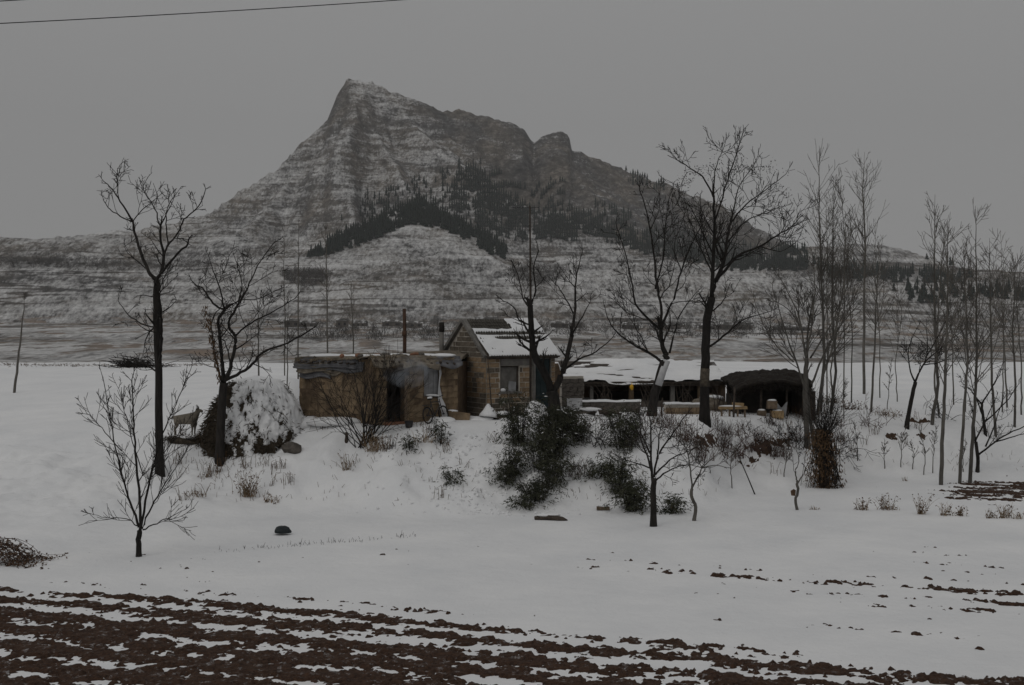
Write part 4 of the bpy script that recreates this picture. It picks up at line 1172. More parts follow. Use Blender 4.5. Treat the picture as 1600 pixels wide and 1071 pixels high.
wall_blocks(wl2, rl(RC), uR, LR_, 0.0, topR, 0.52, 0.235, 0.012, [(rdoor[0] - .01, rdoor[1] + .01, rdoor[2], rdoor[3] + .1), (rwin[0] - .01, rwin[1] + .01, rwin[2] - .02, rwin[3] + .02)], M['adobe'], "mud_brick", jit=0.010, skip=0.03, proud=0.010)
back = Vector((0.15, 1, 0)).normalized() * 3.3
wall_slab(rl(RB), back, 3.3, 0, lambda u: rz_(4.85), 0.3, []).build("end_wall", M['adobe_joint'], ruin)
wall_slab(rl(RA) + back, -back, 3.3, 0, lambda u: rz_(4.85), 0.3, []).build("left_wall", M['adobe_joint'], ruin)
bb = rl(RA) - rl(RB); wall_slab(rl(RB) + back, bb, bb.length, 0, lambda u: rz_(4.85), 0.3, []).build("rear_wall", M['adobe_joint'], ruin)
uR1 = uR.normalized(); uL1 = uL.normalized()
def fr(u, z, out): p = rl(RC) + uR1 * u + nRr * out; return (p.x, p.y, z)
rotR = Matrix.Rotation(math.atan2(uR.y, uR.x), 3, 'Z'); rotL = Matrix.Rotation(math.atan2(uL.y, uL.x), 3, 'Z')
MB().box(fr((rdoor[0] + rdoor[1]) / 2, rdoor[3] + .05, .0), (1.0, .2, .12), rotR, jit=.01).build("door_lintel", M['wood_dark'], ruin)
MB().box(fr(rdoor[1] + .05, (rdoor[2] + rdoor[3]) / 2, .0), (.09, .16, rdoor[3] - rdoor[2]), rotR, jit=.008).build("door_jamb", M['wood'], ruin)
MB().box(fr((rdoor[0] + rdoor[1]) / 2, rdoor[2] - .05, .03), (.95, .3, .12), rotR, jit=.01).build("threshold", M['brick'], ruin)
MB().box(fr((rwin[0] + rwin[1]) / 2, rwin[3] + .05, .03), (.95, .14, .09), rotR, jit=.01).build("window_lintel", M['wood'], ruin)
wn_ = MB().box(fr((rwin[0] + rwin[1]) / 2, (rwin[2] + rwin[3]) / 2, -.10), (rwin[1] - rwin[0], .03, rwin[3] - rwin[2]), rotR).build("boarded_window", M['board'], ruin)
for k in range(3):
    MB().box(fr(rwin[0] + .10 + k * .21, (rwin[2] + rwin[3]) / 2 + R.uniform(-.03, .03), -.075), (.19, .02, rwin[3] - rwin[2] - .05), rotR, jit=.004).build("plank", M['board'], wn_)
MB().blob(fr((rwin[0] + rwin[1]) / 2, rwin[2] + .04, .0), (.30, .10, .05), 5).build("sill_snow", M['snow'], ruin, True)
# plastic strip hanging from the window's right edge
V = []; 
for k in range(9):
    z = rwin[3] - .05 - k * .24; w0 = .10 + .05 * math.sin(k * 1.7) + (0.16 if k > 5 else 0)
    V += [fr(rwin[1] - .06 + .04 * math.sin(k), z, .05 + .03 * math.sin(k * 2) + max(0, k - 4) * .06), fr(rwin[1] - .06 + w0, z, .04 + .02 * math.cos(k * 2) + max(0, k - 4) * .07)]
o = mk("hanging_plastic", V, [(2 * k, 2 * k + 1, 2 * k + 3, 2 * k + 2) for k in range(8)], M['cloth'], ruin, True)
# roof deck of poles, reed and mud
dk = MB()
top_pts = [rl(RA) + nL * .10 - uL1 * .06, rl(RC) + nL * .09 + nRr * .10, rl(RB) + nRr * .10 + uR1 * .03, rl(RB) + back, rl(RA) + back]
zt = [rz_(4.90), rz_(5.10), rz_(4.93), rz_(5.12), rz_(5.02)]
ring_ = []
for i in range(5):
    a0, a1 = top_pts[i], top_pts[(i + 1) % 5]; m_ = 14 if i in (0, 1, 4) else 8
    for k in range(m_):
        t = k / m_; p = a0.lerp(a1, t); z = zt[i] * (1 - t) + zt[(i + 1) % 5] * t
        o_ = Vector((R.uniform(-.10, .10), R.uniform(-.16, .12), 0)) if i in (0, 1) else Vector((0, 0, 0))
        ring_.append((p + o_, z + R.uniform(-.05, .04), R.uniform(.02, .15)))
cc_ = sum((q[0] for q in ring_), Vector()) / len(ring_); n_ = len(ring_)
V = [(q[0].x, q[0].y, q[1]) for q in ring_] + [(q[0].x, q[0].y, q[1] + q[2]) for q in ring_] + [(cc_.x, cc_.y, rz_(5.18)), (cc_.x, cc_.y, rz_(4.95))]
dk.add(V, [(i, (i + 1) % n_, n_ + (i + 1) % n_, n_ + i) for i in range(n_)] + [(n_ + i, n_ + (i + 1) % n_, 2 * n_) for i in range(n_)] + [((i + 1) % n_, i, 2 * n_ + 1) for i in range(n_)])
rdeck = dk.build("roof", M['reed'], ruin)
def sheet(mname, o, ud, vd, L, W, n, amp, name, droop=0.0, m='sheet', thick=.012):
    """corrugated or sagging sheet: origin, long direction, down direction"""
    ud, vd = Vector(ud), Vector(vd); nv = ud.cross(vd).normalized(); V = []; nu, nvv = 10, n
    for i in range(nu + 1):
        for k in range(nvv + 1):
            a, b = i / nu, k / nvv
            q = Vector(o) + ud * (L * a) + vd * (W * b) + nv * (amp * math.sin(k * 2.1 + .6 * math.sin(a * 5 + o[0])) + .02 * math.sin(a * 9 + b * 4 + o[0] * 7)) - Vector((0, 0, droop * b * b * (0.7 + 0.3 * math.sin(a * 7 + o[1] * 3))))
            V.append(tuple(q))
    F = [(i * (nvv + 1) + k, (i + 1) * (nvv + 1) + k, (i + 1) * (nvv + 1) + k + 1, i * (nvv + 1) + k + 1) for i in range(nu) for k in range(nvv)]
    ob = mk(name, V, F, M[m], rdeck if mname is None else mname, True)
    md = ob.modifiers.new("t", 'SOLIDIFY'); md.thickness = thick; md.offset = 0
    return ob
up = Vector((0, 0, 1))
for k, (off, z, out, L, W, tl_) in enumerate([(-.18, 5.02, .10, 2.9, .42, .18), (-.02, 4.86, .14, 1.9, .36, .28), (.05, 4.66, .10, 1.5, .30, .34), (1.5, 4.98, .12, 1.9, .46, .22), (1.25, 4.74, .12, 1.0, .26, .30)]):
    p = rl(RA) + uL1 * off + nL * (out - .1)
    sheet(None, (p.x, p.y, rz_(z)), uL1 + up * R.uniform(-.02, .05), (nL * math.cos(1.0) * (0.75 - k * .08) - up * .7), L * R.uniform(.85, 1.1), W, 12, .035, "roof_sheet", tl_ * .7, 'reed' if k in (1, 4) else 'sheet')
for k, (u0, z, L, W, m_) in enumerate([(-.15, 5.20, 1.5, .5, 'reed'), (1.05, 5.17, 1.55, .55, 'reed'), (1.2, 5.10, 1.2, .35, 'sheet'), (2.45, 5.08, 1.15, .42, 'sheet')]):
    p = rl(RC) + uR1 * u0 + nRr * .0
    sheet(None, (p.x, p.y, rz_(z)), uR1 + up * R.uniform(-.04, .02), (nRr * .8 - up * .42), L, W, 10, .05, "roof_sheet", .26, m_)
mb = MB()
for k in range(420):      # straw sticking out of the eaves
    i = R.randrange(28); q = ring_[i]; leaf(mb, q[0] + Vector((R.uniform(-.15, .15), R.uniform(-.05, .1), q[1] + R.uniform(.0, .12))), Vector((R.gauss(0, .6), -1, R.uniform(-.9, .3))), R.uniform(.08, .26), .02)
mb.build("eave_straw", M['straw'], rdeck, kind="stuff")
for k in range(11):
    u_ = .15 + k * .33 + R.uniform(-.06, .06); p = rl(RC) + uR1 * (u_ - .2); z = rz_(5.02 - .05 * u_ + R.uniform(-.03, .03)); q = p + nRr * R.uniform(.28, .48)
    MB().tube([(p.x, p.y, z), (q.x, q.y, z - .03)], R.uniform(.035, .05), 7).build("rafter", M['wood_dark'], rdeck, True)
for k in range(10):
    p = rl(RA) + uL1 * (.1 + k * .31 + R.uniform(-.06, .06)); z = rz_(4.90 + R.uniform(-.03, .03)); q = p + nL * R.uniform(.20, .40)
    MB().tube([(p.x, p.y, z), (q.x, q.y, z - .03)], R.uniform(.03, .045), 7).build("rafter", M['wood_dark'], rdeck, True)
def roof_snow(c, r, seed): MB().blob(c, r, seed, .35, 3).build("roof_snow", M['snow'], rdeck, True)
for i, (u0, back_, rx, ry) in enumerate([(2.95, .2, .48, .32), (2.6, .8, .7, .45), (.35, .5, .55, .4), (1.3, 1.2, .8, .5)]):
    p = rl(RC) + uR1 * u0 - nRr * back_; roof_snow((p.x, p.y, rz_(5.12)), (rx, ry, .08), i + 1)
for i, (u0, back_, rx, ry) in enumerate([(.8, .9, .8, .5), (2.1, 1.1, .8, .5)]):
    p = rl(RA) + uL1 * u0 - nL * back_; roof_snow((p.x, p.y, rz_(5.10)), (rx, ry, .08), i + 11)
for k in range(9):
    p = rl(RC) + uR1 * R.uniform(-1.2, 3.0) - nRr * R.uniform(.1, .6)
    MB().blob((p.x, p.y, rz_(5.17)), (R.uniform(.08, .2), .12, R.uniform(.05, .10)), 20 + k, .4).build("roof_rubble", M['stone'] if k % 2 else M['brick'], rdeck)
# rusty pipe through the ruin's roof
pp = P(632, 545, 49.6)
e = empty("rusty_pipe", (pp.x, pp.y, 5.0), "tall thin rusty flue pipe standing on the mud brick house roof", "pipe")
MB().tube([(pp.x, pp.y, 4.6), (pp.x + .01, pp.y, 6.0), (pp.x - .01, pp.y, 6.93)], [.075, .072, .07], 9).build("pipe", M['rust'], e, True, (pp.x, pp.y, 5.0))
MB().tube([(pp.x, pp.y, 5.88), (pp.x, pp.y, 6.06)], [.10, .095], 9).build("collar", M['rust'], e, True, (pp.x, pp.y, 5.0))

# ------------------------------------------------------------------ long low shed and thatched hut
SZ = 2.2
s0 = P(912, 600, 57.0); s1 = P(1118, 598, 57.8); s0.z = s1.z = 0
us_ = (s1 - s0); SL = us_.length; us_.normalize(); ns_ = Vector((us_.y, -us_.x, 0)); 
shed = empty("long_shed", (s0.x, s0.y, SZ), "long low animal shed with a snow covered roof and dark open bays", "shed", rz=math.atan2(us_.y, us_.x))
ez = 3.66 - SZ; bz = 4.42 - SZ
V = [(-.9, -.35, ez), (SL + .5, -.35, ez - .02), (SL + 1.2, 4.4, bz), (-.4, 4.4, bz), (-.9, -.35, ez + .09), (SL + .5, -.35, ez + .07), (SL + 1.2, 4.4, bz + .09), (-.4, 4.4, bz + .09)]
sroof = mk("roof", V, [(3, 2, 1, 0), (4, 5, 6, 7), (0, 1, 5, 4), (1, 2, 6, 5), (2, 3, 7, 6), (3, 0, 4, 7)], M['wood_dark'], shed)
nS, nT = 150, 60
A_, B_ = np.meshgrid(np.linspace(0, 1, nS), np.linspace(0, 1, nT), indexing='ij')
xg = (-.92 + .5 * B_) * (1 - A_) + (SL + .5 + .7 * B_) * A_; yg = -.40 + B_ * 4.85
thn = .14 + fbm(xg * .8, yg * .8, 95, 4) * .10 - .22 * sst(.80, .93, A_) * (0.5 + 0.5 * np.sin(B_ * 40 + A_ * 5)) - .10 * sst(.30, .05, A_) * sst(.5, .8, B_)
thn = thn + fbm(xg * .35, yg * .3, 96, 2) * .16 + fbm(xg * 3, yg * 3, 98, 3) * .05 - .16 * sst(.5, .9, fbm(xg * .7, yg * 1.8, 99, 4) * 2.2 + .45)
thn = thn - .16 * np.exp(-((B_ - .48) / .03) ** 2 - ((A_ - .27) / .10) ** 2) - .04 * sst(.03, 0, B_)
mk("roof_snow", np.stack([xg, yg, ez + .07 + (bz - ez) * B_ + thn], -1), gridfaces(nS, nT), M['snow'], sroof, True)
mb = MB()
for k in range(500):
    x = R.uniform(-.9, SL + .5); p = Vector((x, -.36 + R.uniform(-.02, .05), ez + R.uniform(0, .07)))
    leaf(mb, p, Vector((R.uniform(-.5, .5), -.4, -1)), R.uniform(.06, .18), .02)
mb.build("eave_straw", M['thatch'], sroof, kind="stuff")
MB().box((SL / 2, 4.2, bz / 2 - .1), (SL + 1.2, .2, bz + .2)).build("rear_wall", M['adobe_joint'], shed)
for x in (-.35, SL + .3): MB().box((x, 2.0, ez / 2), (.2, 4.4, ez)).build("end_wall", M['adobe_joint'], shed)
for k, x in enumerate((.35, 2.15, 4.05, 5.3)):
    MB().box((x, 0.0, ez / 2), (.19 if k in (1, 2) else .13, .2, ez), jit=.008).build("pier", M['cement'] if k in (0, 2) else M['adobe'], shed)
for k, (x0_, x1_, h_) in enumerate([(.45, 2.05, .72), (2.27, 3.95, .66), (4.17, 5.25, .6)]):
    MB().box(((x0_ + x1_) / 2, .06, h_ / 2), (x1_ - x0_, .16, h_), jit=.01).build("bay_wall", M['stone'], shed)
MB().box((SL / 2, 1.2, .45), (SL - 1, .1, 1.2)).build("bay_shade_panel", M['dark'], shed)  # near-black panel, its colour stands in for shade inside the bays
MB().box((SL / 2 - .2, -.30, ez - .06), (SL + 1.3, .08, .09), jit=.01).build("eave_beam", M['wood_dark'], shed)
yb = P(987, 606, 56.7)
e = empty("yellow_cap", (yb.x, yb.y, yb.z - .15), "small bright yellow plastic thing hanging on a shed post", "bag")
mb = MB().blob((0, 0, .16), (.08, .06, .13), 4, .35, 2); mb.build("bag", M['yellow'], e, True)
MB().tube([(0, 0, .28), (.02, .05, .40)], .012, 5).build("handle", M['yellow'], e)

hd = 55.0
h0 = P(1152, 634, hd); hb = Vector((P(1207, 630, hd).x, hd, 2.45))
hut = empty("thatched_hut", hb, "black thatched hut with sagging roof and open front at the right end of the shed", "hut")
nS, nT = 60, 24
A_, B_ = np.meshgrid(np.linspace(-1, 1, nS), np.linspace(0, 1, nT), indexing='ij')
wd = 1.62
xg = A_ * (wd + .1 * B_); yg = -.45 + B_ * 3.2
edge_h = np.interp(A_, [-1, -.75, -.4, 0, .5, .85, 1], [.85, 1.10, 1.22, 1.26, 1.25, 1.20, 1.10])
zg = edge_h + .38 * np.sin(np.clip(B_, 0, 1) * PI * .55) + fbm(xg * 3, yg * 3, 97, 4, .6) * .34
hroof = mk("thatch_roof", np.stack([xg, yg, zg], -1), gridfaces(nS, nT), M['thatch'], hut)
md = hroof.modifiers.new("t", 'SOLIDIFY'); md.thickness = .16; md.offset = -1
mb = MB()
for k in range(3600):
    i = R.randrange(nS); j = min(nT - 1, int(abs(R.gauss(0, 6))))
    p = Vector((xg[i, j], yg[i, j] - .02, zg[i, j] - R.uniform(-.02, .18)))
    leaf(mb, p, Vector((R.uniform(-.5, .5), R.uniform(-1, -.2), R.uniform(-1.0, .35))), R.uniform(.10, .30), .025)
mb.build("loose_straw", M['thatch'], hroof, kind="stuff")
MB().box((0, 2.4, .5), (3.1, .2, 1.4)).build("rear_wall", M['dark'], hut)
MB().box((1.45, .9, .45), (.22, 2.9, 1.35), jit=.02).build("side_wall", M['wood_dark'], hut)
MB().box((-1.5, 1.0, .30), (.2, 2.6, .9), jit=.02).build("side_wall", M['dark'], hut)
for x in (-.55, .55, 1.25): MB().tube([(x, -.25, -.1), (x + .02, -.25, 1.2)], .05, 6).build("post", M['wood_dark'], hut, True)
MB().box((1.62, -.30, .38), (.32, .10, 1.25), jit=.02).build("door_board", M['wood_dark'], hut)
mb = MB().box((-.60, .5, .42), (1.7, .08, .9)); mb.build("hut_shade_panel", M['dark'], hut)  # dark panel painting the shade in the hut's open mouth
# things stored in the hut's mouth
def crate(c, s, lab, m='wood', rz=0, snow=True):
    e = empty("storage_box", c, lab, "box", rz=rz)
    MB().box((0, 0, s[2] / 2), s, jit=.01).build("box", M[m], e)
    if snow: MB().blob((0, 0, s[2] + .012), (s[0] * .48, s[1] * .45, .05), int(abs(c[0]) * 10) % 9, .25).build("snow_cap", M['snow'], e, True)
for (px, py, s, lab, m_) in [(1206,622,(.38,.4,.34),"pale box stacked highest in the thatched hut's mouth","wood"), (1214,632,(.50,.42,.32),"wide snow capped box low in the thatched hut's mouth","plank"), (1190,622,(.32,.4,.22),"small dark box left in the thatched hut's mouth","wood")]:
    w = P(px, py, hd - .9); crate((w.x, w.y, g1(w.x, w.y) + (.34 if py < 625 and px > 1200 else 0.0)), s, lab, m_)
w = P(1222, 630, hd - .75); gz_ = g1(w.x, w.y)
V = []
for i in range(9):
    for k in range(7):
        a, b = i / 8, k / 6
        V.append((-.28 + .50 * a - .10 * b * a, -.05 * math.sin(a * 7) - .12 * b,   .66 - .66 * b - .20 * math.sin(a * PI) * (1 - b) + .04 * math.sin(a * 9 + b * 5)))
e = empty("plastic_sheet", (w.x, w.y, gz_), "pale torn plastic sheet hanging over the boxes in the thatched hut's mouth", "sheet")
o = mk("sheet", V, [(i * 7 + k, (i + 1) * 7 + k, (i + 1) * 7 + k + 1, i * 7 + k + 1) for i in range(8) for k in range(6)], M['grey_plastic'], e, True)
o.modifiers.new("t", 'SOLIDIFY').thickness = .01

# ------------------------------------------------------------------ yard: low walls, bench, planks
def low_wall(name, label, a, b, d0, d1, hgt, m, snow=True, cat="wall", sub=.05):
    p, q = P(a, 600, d0), P(b, 600, d1); p.z = q.z = 0
    u = q - p; L = u.length; u.normalize()
    mid = (p + q) / 2; gz = min(g1(p.x, p.y), g1(q.x, q.y), g1(mid.x, mid.y)) - .1
    e = empty(name, (p.x, p.y, gz), label, cat, rz=math.atan2(u.y, u.x))
    core = MB().box((L / 2, .12, hgt / 2 - .01), (L, .2, hgt - .02)).build("core", M['mortar'], e)
    wall_blocks(core, (0, 0, 0), (1, 0, 0), L, 0, lambda u: hgt, .38, .19, .012, [], M[m], "brick", depth=.26, jit=.012, proud=.05)
    if snow:
        n = 40; X, Y = np.meshgrid(np.linspace(-.05, L + .05, n), np.linspace(-.10, .28, 9), indexing='ij')
        prof = np.sqrt(np.clip(1 - ((Y - .09) / .20) ** 2, 0, 1))
        mk("snow_cap", np.stack([X, Y, hgt - .03 + prof * (.12 + fbm(X * 2, Y * 2, int(a), 3) * .1)], -1), gridfaces(n, 9), M['snow'], e, True)
    return e
low_wall("yard_wall", "low snow capped brick yard wall in front of the shed's left bays", 908, 1000, 54.0, 54.0, .55, 'stone')
low_wall("yard_wall", "low tan yard wall in front of the shed between the two big trees", 1040, 1096, 53.5, 53.8, .52, 'adobe')
low_wall("rubble_wall", "dark rubble wall right of the teal door below the shed roof", 878, 912, 55.2, 55.6, 1.45, 'stone', snow=False)
w = P(898, 634, 53.3)
e = empty("white_slab", (w.x, w.y, g1(w.x, w.y)), "pale slab leaning by the rubble wall beside the pollarded tree", "slab")
MB().box((0, 0, .25), (.62, .06, .58), Matrix.Rotation(-.25, 3, 'X'), jit=.01).build("slab", M['cloth'], e)
w = P(930, 655, 51.2)
e = empty("rubble_heap", (w.x, w.y, g1(w.x, w.y) - .05), "dark heap of rubble and boards below the yard wall", "rubble")
for k in range(10):
    MB().box((R.uniform(-.9, .9), R.uniform(-.2, .3), .08 + R.uniform(0, .18)), (R.uniform(.3, .8), R.uniform(.15, .3), R.uniform(.06, .16)), Matrix.Rotation(R.uniform(-.5, .5), 3, 'Z') @ Matrix.Rotation(R.uniform(-.2, .2), 3, 'Y'), jit=.02).build("plank" if k % 2 else "stone", M['wood_dark'] if k % 2 else M['stone'], e)
MB().blob((-.2, .1, .30), (.5, .25, .08), 8).build("snow_cap", M['snow'], e, True)
# bench with legs in front of the hut
w = P(1145, 640, 53.0); bz0 = g1(w.x, w.y)
e = empty("wooden_bench", (w.x, w.y, bz0), "yellowish rough wooden bench with legs on the snow before the thatched hut", "bench")
MB().box((0, 0, .36), (1.15, .38, .10), jit=.015).build("seat", M['plank'], e)
for x in (-.48, -.16, .18, .48): MB().box((x, -.1, .15), (.07, .08, .36), jit=.008).build("leg", M['wood'], e)
MB().blob((-.1, .02, .42), (.50, .16, .045), 6).build("snow_cap", M['snow'], e, True)
MB().box((.22, .1, .48), (.45, .25, .16), jit=.02).build("block", M['plank'], e)
for (px, py, t, lab) in [(1146,652,606,"dark post before the bench at the thatched hut"), (1033,650,622,"short dark post between the two big trees"), (770,656,560,"thin leaning pole standing in front of the cottage corner")]:
    d = hit(px, py); b = P(px, py, d)
    e = empty("wooden_post", b, lab, "post")
    lean = -8 if px == 770 else 2
    MB().tube([b - Vector((0, 0, .2)), P(px + lean * .5, (py + t) / 2, d), P(px + lean, t, d)], [.045, .042, .035] if px != 770 else [.035, .025, .018], 6).build("pole", M['wood_dark'], e, True, b)
# clutter before the shed bays
for i, (px, d, lab) in enumerate([(945, 56.3, "bundle of sticks leaning in the shed's first bay"), (1015, 56.3, "bundle of sticks leaning at the shed's middle bay"), (1075, 56.2, "bundle of sticks leaning left of the tree with the pale trunk patch"), (1128, 55.6, "bundle of crooked sticks between shed and thatched hut")]):
    w = P(px, 630, d); b = Vector((w.x, d, g1(w.x, d))); e = empty("stick_bundle", b, lab, "sticks")
    for k in range(9):
        x = R.uniform(-.35, .35); MB().tube([(x, -.1, -.05), (x + R.uniform(-.2, .2), .05, .5), (x + R.uniform(-.4, .4), .2, R.uniform(.8, 1.25))], [.018, .016, .009], 4).build("stick", M['wood_dark'], e)
w = P(1108, 612, 56.2); e = empty("tarpaulin_heap", (w.x, w.y, g1(w.x, w.y)), "snow topped heap under tan sacking at the shed's right end", "heap")
MB().blob((0, 0, .25), (.75, .4, .42), 31, .4, 3).build("sacking", M['reed'], e); MB().blob((.1, 0, .55), (.55, .3, .12), 32, .3, 3).build("snow_cap", M['snow'], e, True)
# TV aerial on a tall pole by the pollarded tree
ax = P(829, 640, 50.0); at_ = P(828, 322, 50.0); gz_ = g1(ax.x, ax.y)
e = empty("aerial_mast", (ax.x, ax.y, gz_), "tall thin pole with a television aerial on top beside the pollarded tree", "aerial")
bs = (ax.x, ax.y, gz_)
MB().tube([(ax.x, ax.y, gz_ - .2), (ax.x, ax.y, 7.4), (at_.x, ax.y, at_.z)], [.05, .045, .03], 7).build("mast", M['wood_dark'], e, True, bs)
MB().tube([(at_.x - .75, ax.y + .15, at_.z - .05), (at_.x + .35, ax.y - .08, at_.z - .08)], .014, 5).build("boom", M['metal'], e, False, bs)
for k in range(6):
    f = k / 5; c = Vector((at_.x - .72 + 1.0 * f, ax.y + .144 - .21 * f, at_.z - .05 - .03 * f)); hl = .30 - .10 * f
    MB().tube([c + Vector((-.2, -.98, 0)) * hl, c + Vector((.2, .98, 0)) * hl], .008, 4).build("element", M['metal'], e, False, bs)

# ------------------------------------------------------------------ haystack
hd = 48.6; hc = P(402, 712, hd); hgz = 1.25
hay = empty("haystack", (hc.x, hd, hgz), "big domed haystack plastered with snow, dark straw bare on its left side", "haystack")
nA, nH = 190, 84
TH, HH = np.meshgrid(np.linspace(0, 2 * PI, nA), np.linspace(0, 1, nH), indexing='ij')
# profile: broad, flattish top
prof = np.interp(HH, [0, .15, .45, .7, .88, .96, 1], [1.0, 1.02, .90, .72, .52, .34, 0.0])
nx, ny = np.cos(TH) * 2.2 + 7, np.sin(TH) * 2.2 + 7
big = fbm(nx * .9 + HH * 2, ny * .9, 101, 3); sml = fbm(nx * 4 + HH * 3, ny * 4 - HH * 9, 102, 4, .6)
rx = 2.02 * prof * (1 + .20 * big * (HH < .999)); ry = 1.7 * prof * (1 + .20 * big * (HH < .999))
hz0 = -0.35 + HH * 3.42
tuft = sml * .36 * (HH < .97)
def shell(k): return np.stack([np.cos(TH) * (rx + tuft + k), np.sin(TH) * (ry + tuft + k), hz0 + np.maximum(k, 0) * .8 * HH], -1)
mk("straw_core", shell(0 * HH), gridfaces(nA, nH), M['hay'], hay)
msk = .02 + .30 * HH + .55 * fbm(nx * 1.3, ny * 1.3 + HH * 4, 103, 3, .6) + 1.05 * fbm(nx * 4, ny * 4 - HH * 12, 104, 5, .75) - .60 * sst(-.52, -.74, np.cos(TH) + .12 * fbm(nx * 2, HH * 6, 105, 3)) * (HH < .93)
msk = msk + .22 * fbm(nx * 11, ny * 11 + HH * 30, 107, 3, .7) - .22 * sst(.62, .08, HH)
mk("snow_cover", shell(np.clip(msk, -.3, .12) * .62 - .005), gridfaces(nA, nH), M['snow'], hay, True)
mb = MB()
for k in range(11000):
    i, j = R.randrange(nA), R.randrange(nH - 6)
    if msk[i, j] > .10 and R.random() > .07 - .06 * HH[i, j]: continue
    p = Vector((math.cos(TH[i, j]) * (rx[i, j] + tuft[i, j]), math.sin(TH[i, j]) * (ry[i, j] + tuft[i, j]), hz0[i, j]))
    leaf(mb, p * (1.03 if msk[i, j] <= .10 else 1.06), Vector((p.x * .4, p.y * .4, -R.uniform(-.2, 1.2))) + vrand() * .4, R.uniform(.10, .28), .035)
mb.build("loose_straw", M['hay'], hay, kind="stuff")
# stone at the haystack's foot
w, d = on(456, 706)
MB().blob((0, 0, .12), (.42, .3, .26), 3, .5, 2).build("boulder", M['stone'], None).location = w
bpy.data.objects["boulder"].location = w; tag(bpy.data.objects["boulder"], "grey lumpy boulder at the right foot of the haystack", "boulder")
w, d = on(293, 690)
e = empty("straw_pile", w, "low dark pile of straw and earth under the goat left of the haystack", "straw pile")
MB().blob((0.15, 0, -.02), (.75, .5, .22), 9, .6, 3).build("heap", M['hay'], e)
mb = MB()
for k in range(900): leaf(mb, Vector((R.uniform(-.8, 1.0), R.uniform(-.5, .1), R.uniform(.05, .22))), Vector((R.uniform(-1, 1), R.uniform(-1, .2), R.uniform(-.6, .4))), R.uniform(.1, .3), .025)
mb.build("loose_straw", M['hay'], e, kind="stuff")
MB().blob((.0, -.12, .16), (.45, .3, .07), 5, .5, 3).build("snow_cap", M['snow'], e, True)
# snow mound behind the haystack
w = P(425, 600, 60); MB().blob((0, 0, 0), (1.9, 2.6, 1.45), 12, .18, 3).build("snow_mound", M['snow'], None, True).location = (w.x, 60, g1(w.x, 60) - .05)
tag(bpy.data.objects["snow_mound"], "smooth snow covered mound between haystack and mud brick house", "mound")

# ------------------------------------------------------------------ the goat (one skinned body)
def goat():
    d = hit(293, 690) + .15; b = P(291, 680, d); z = b.z
    e = empty("goat", (b.x, d, z - .01), "dirty white goat standing in snow left of the haystack, head raised to the right", "goat", rz=0.0)
    e.scale = (1.12, 1.25, 1.1)
    J = {}; ed = []; verts = []; rad = []
    def v(n, p, r): J[n] = len(verts); verts.append(p); rad.append(r)
    def c(*ns):
        for a, b_ in zip(ns[:-1], ns[1:]): ed.append((J[a], J[b_]))
    v('pel', (-.33, 0, .58), (.135, .15)); v('bel', (-.05, 0, .56), (.16, .19)); v('che', (.22, 0, .58), (.14, .18)); v('nk', (.36, 0, .72), (.085, .11)); v('hd', (.44, 0, .87), (.075, .075)); v('mz', (.57, 0, .81), (.042, .045))
    v('tl', (-.47, 0, .64), (.03, .03)); v('tl2', (-.52, 0, .55), (.02, .02))
    c('pel', 'bel', 'che', 'nk', 'hd', 'mz'); c('pel', 'tl', 'tl2')
    for s in (-1, 1):
        k = str(s); o = .02 * s
        v('f1' + k, (.25 + o, .09 * s, .40), (.06, .065)); v('f2' + k, (.25 + o, .09 * s, .21), (.032, .034)); v('f3' + k, (.24 + o, .09 * s, .05), (.024, .024)); v('f4' + k, (.26 + o, .09 * s, .01), (.028, .028))
        v('h1' + k, (-.33 - o, .10 * s, .42), (.085, .075)); v('h2' + k, (-.30 - o, .10 * s, .34), (.05, .05)); v('h3' + k, (-.39 - o, .10 * s, .20), (.032, .032)); v('h4' + k, (-.37 - o, .10 * s, .05), (.024, .024)); v('h5' + k, (-.35 - o, .10 * s, .01), (.028, .028))
        c('che', 'f1' + k, 'f2' + k, 'f3' + k, 'f4' + k); c('pel', 'h1' + k, 'h2' + k, 'h3' + k, 'h4' + k, 'h5' + k)
    me = bpy.data.meshes.new("body"); me.from_pydata(verts, ed, []); me.materials.append(M['wool'])
    o = bpy.data.objects.new("body", me); col.objects.link(o); o.parent = e
    o.modifiers.new("s", 'SKIN'); 
    for i, sv in enumerate(me.skin_vertices[0].data): sv.radius = rad[i]; sv.use_root = (i == 0)
    sb = o.modifiers.new("u", 'SUBSURF'); sb.levels = 2; sb.render_levels = 2
    for s in (-1, 1):
        MB().tube([(.41, .05 * s, .91), (.38, .11 * s, .90), (.36, .15 * s, .86)], [.025, .03, .006], 6).build("ear", M['wool'], e, True)
        MB().tube([(.42, .03 * s, .93), (.39, .045 * s, 1.0), (.34, .05 * s, 1.04)], [.018, .013, .005], 6).build("horn", M['stone'], e, True)
        MB().blob((.485, .066 * s, .885), (.012, .008, .012), 1, 0, 1).build("eye", M['rubber'], e, True)
    MB().tube([(.55, 0, .78), (.54, 0, .70)], [.02, .004], 5).build("beard", M['wool'], e, True)
goat()

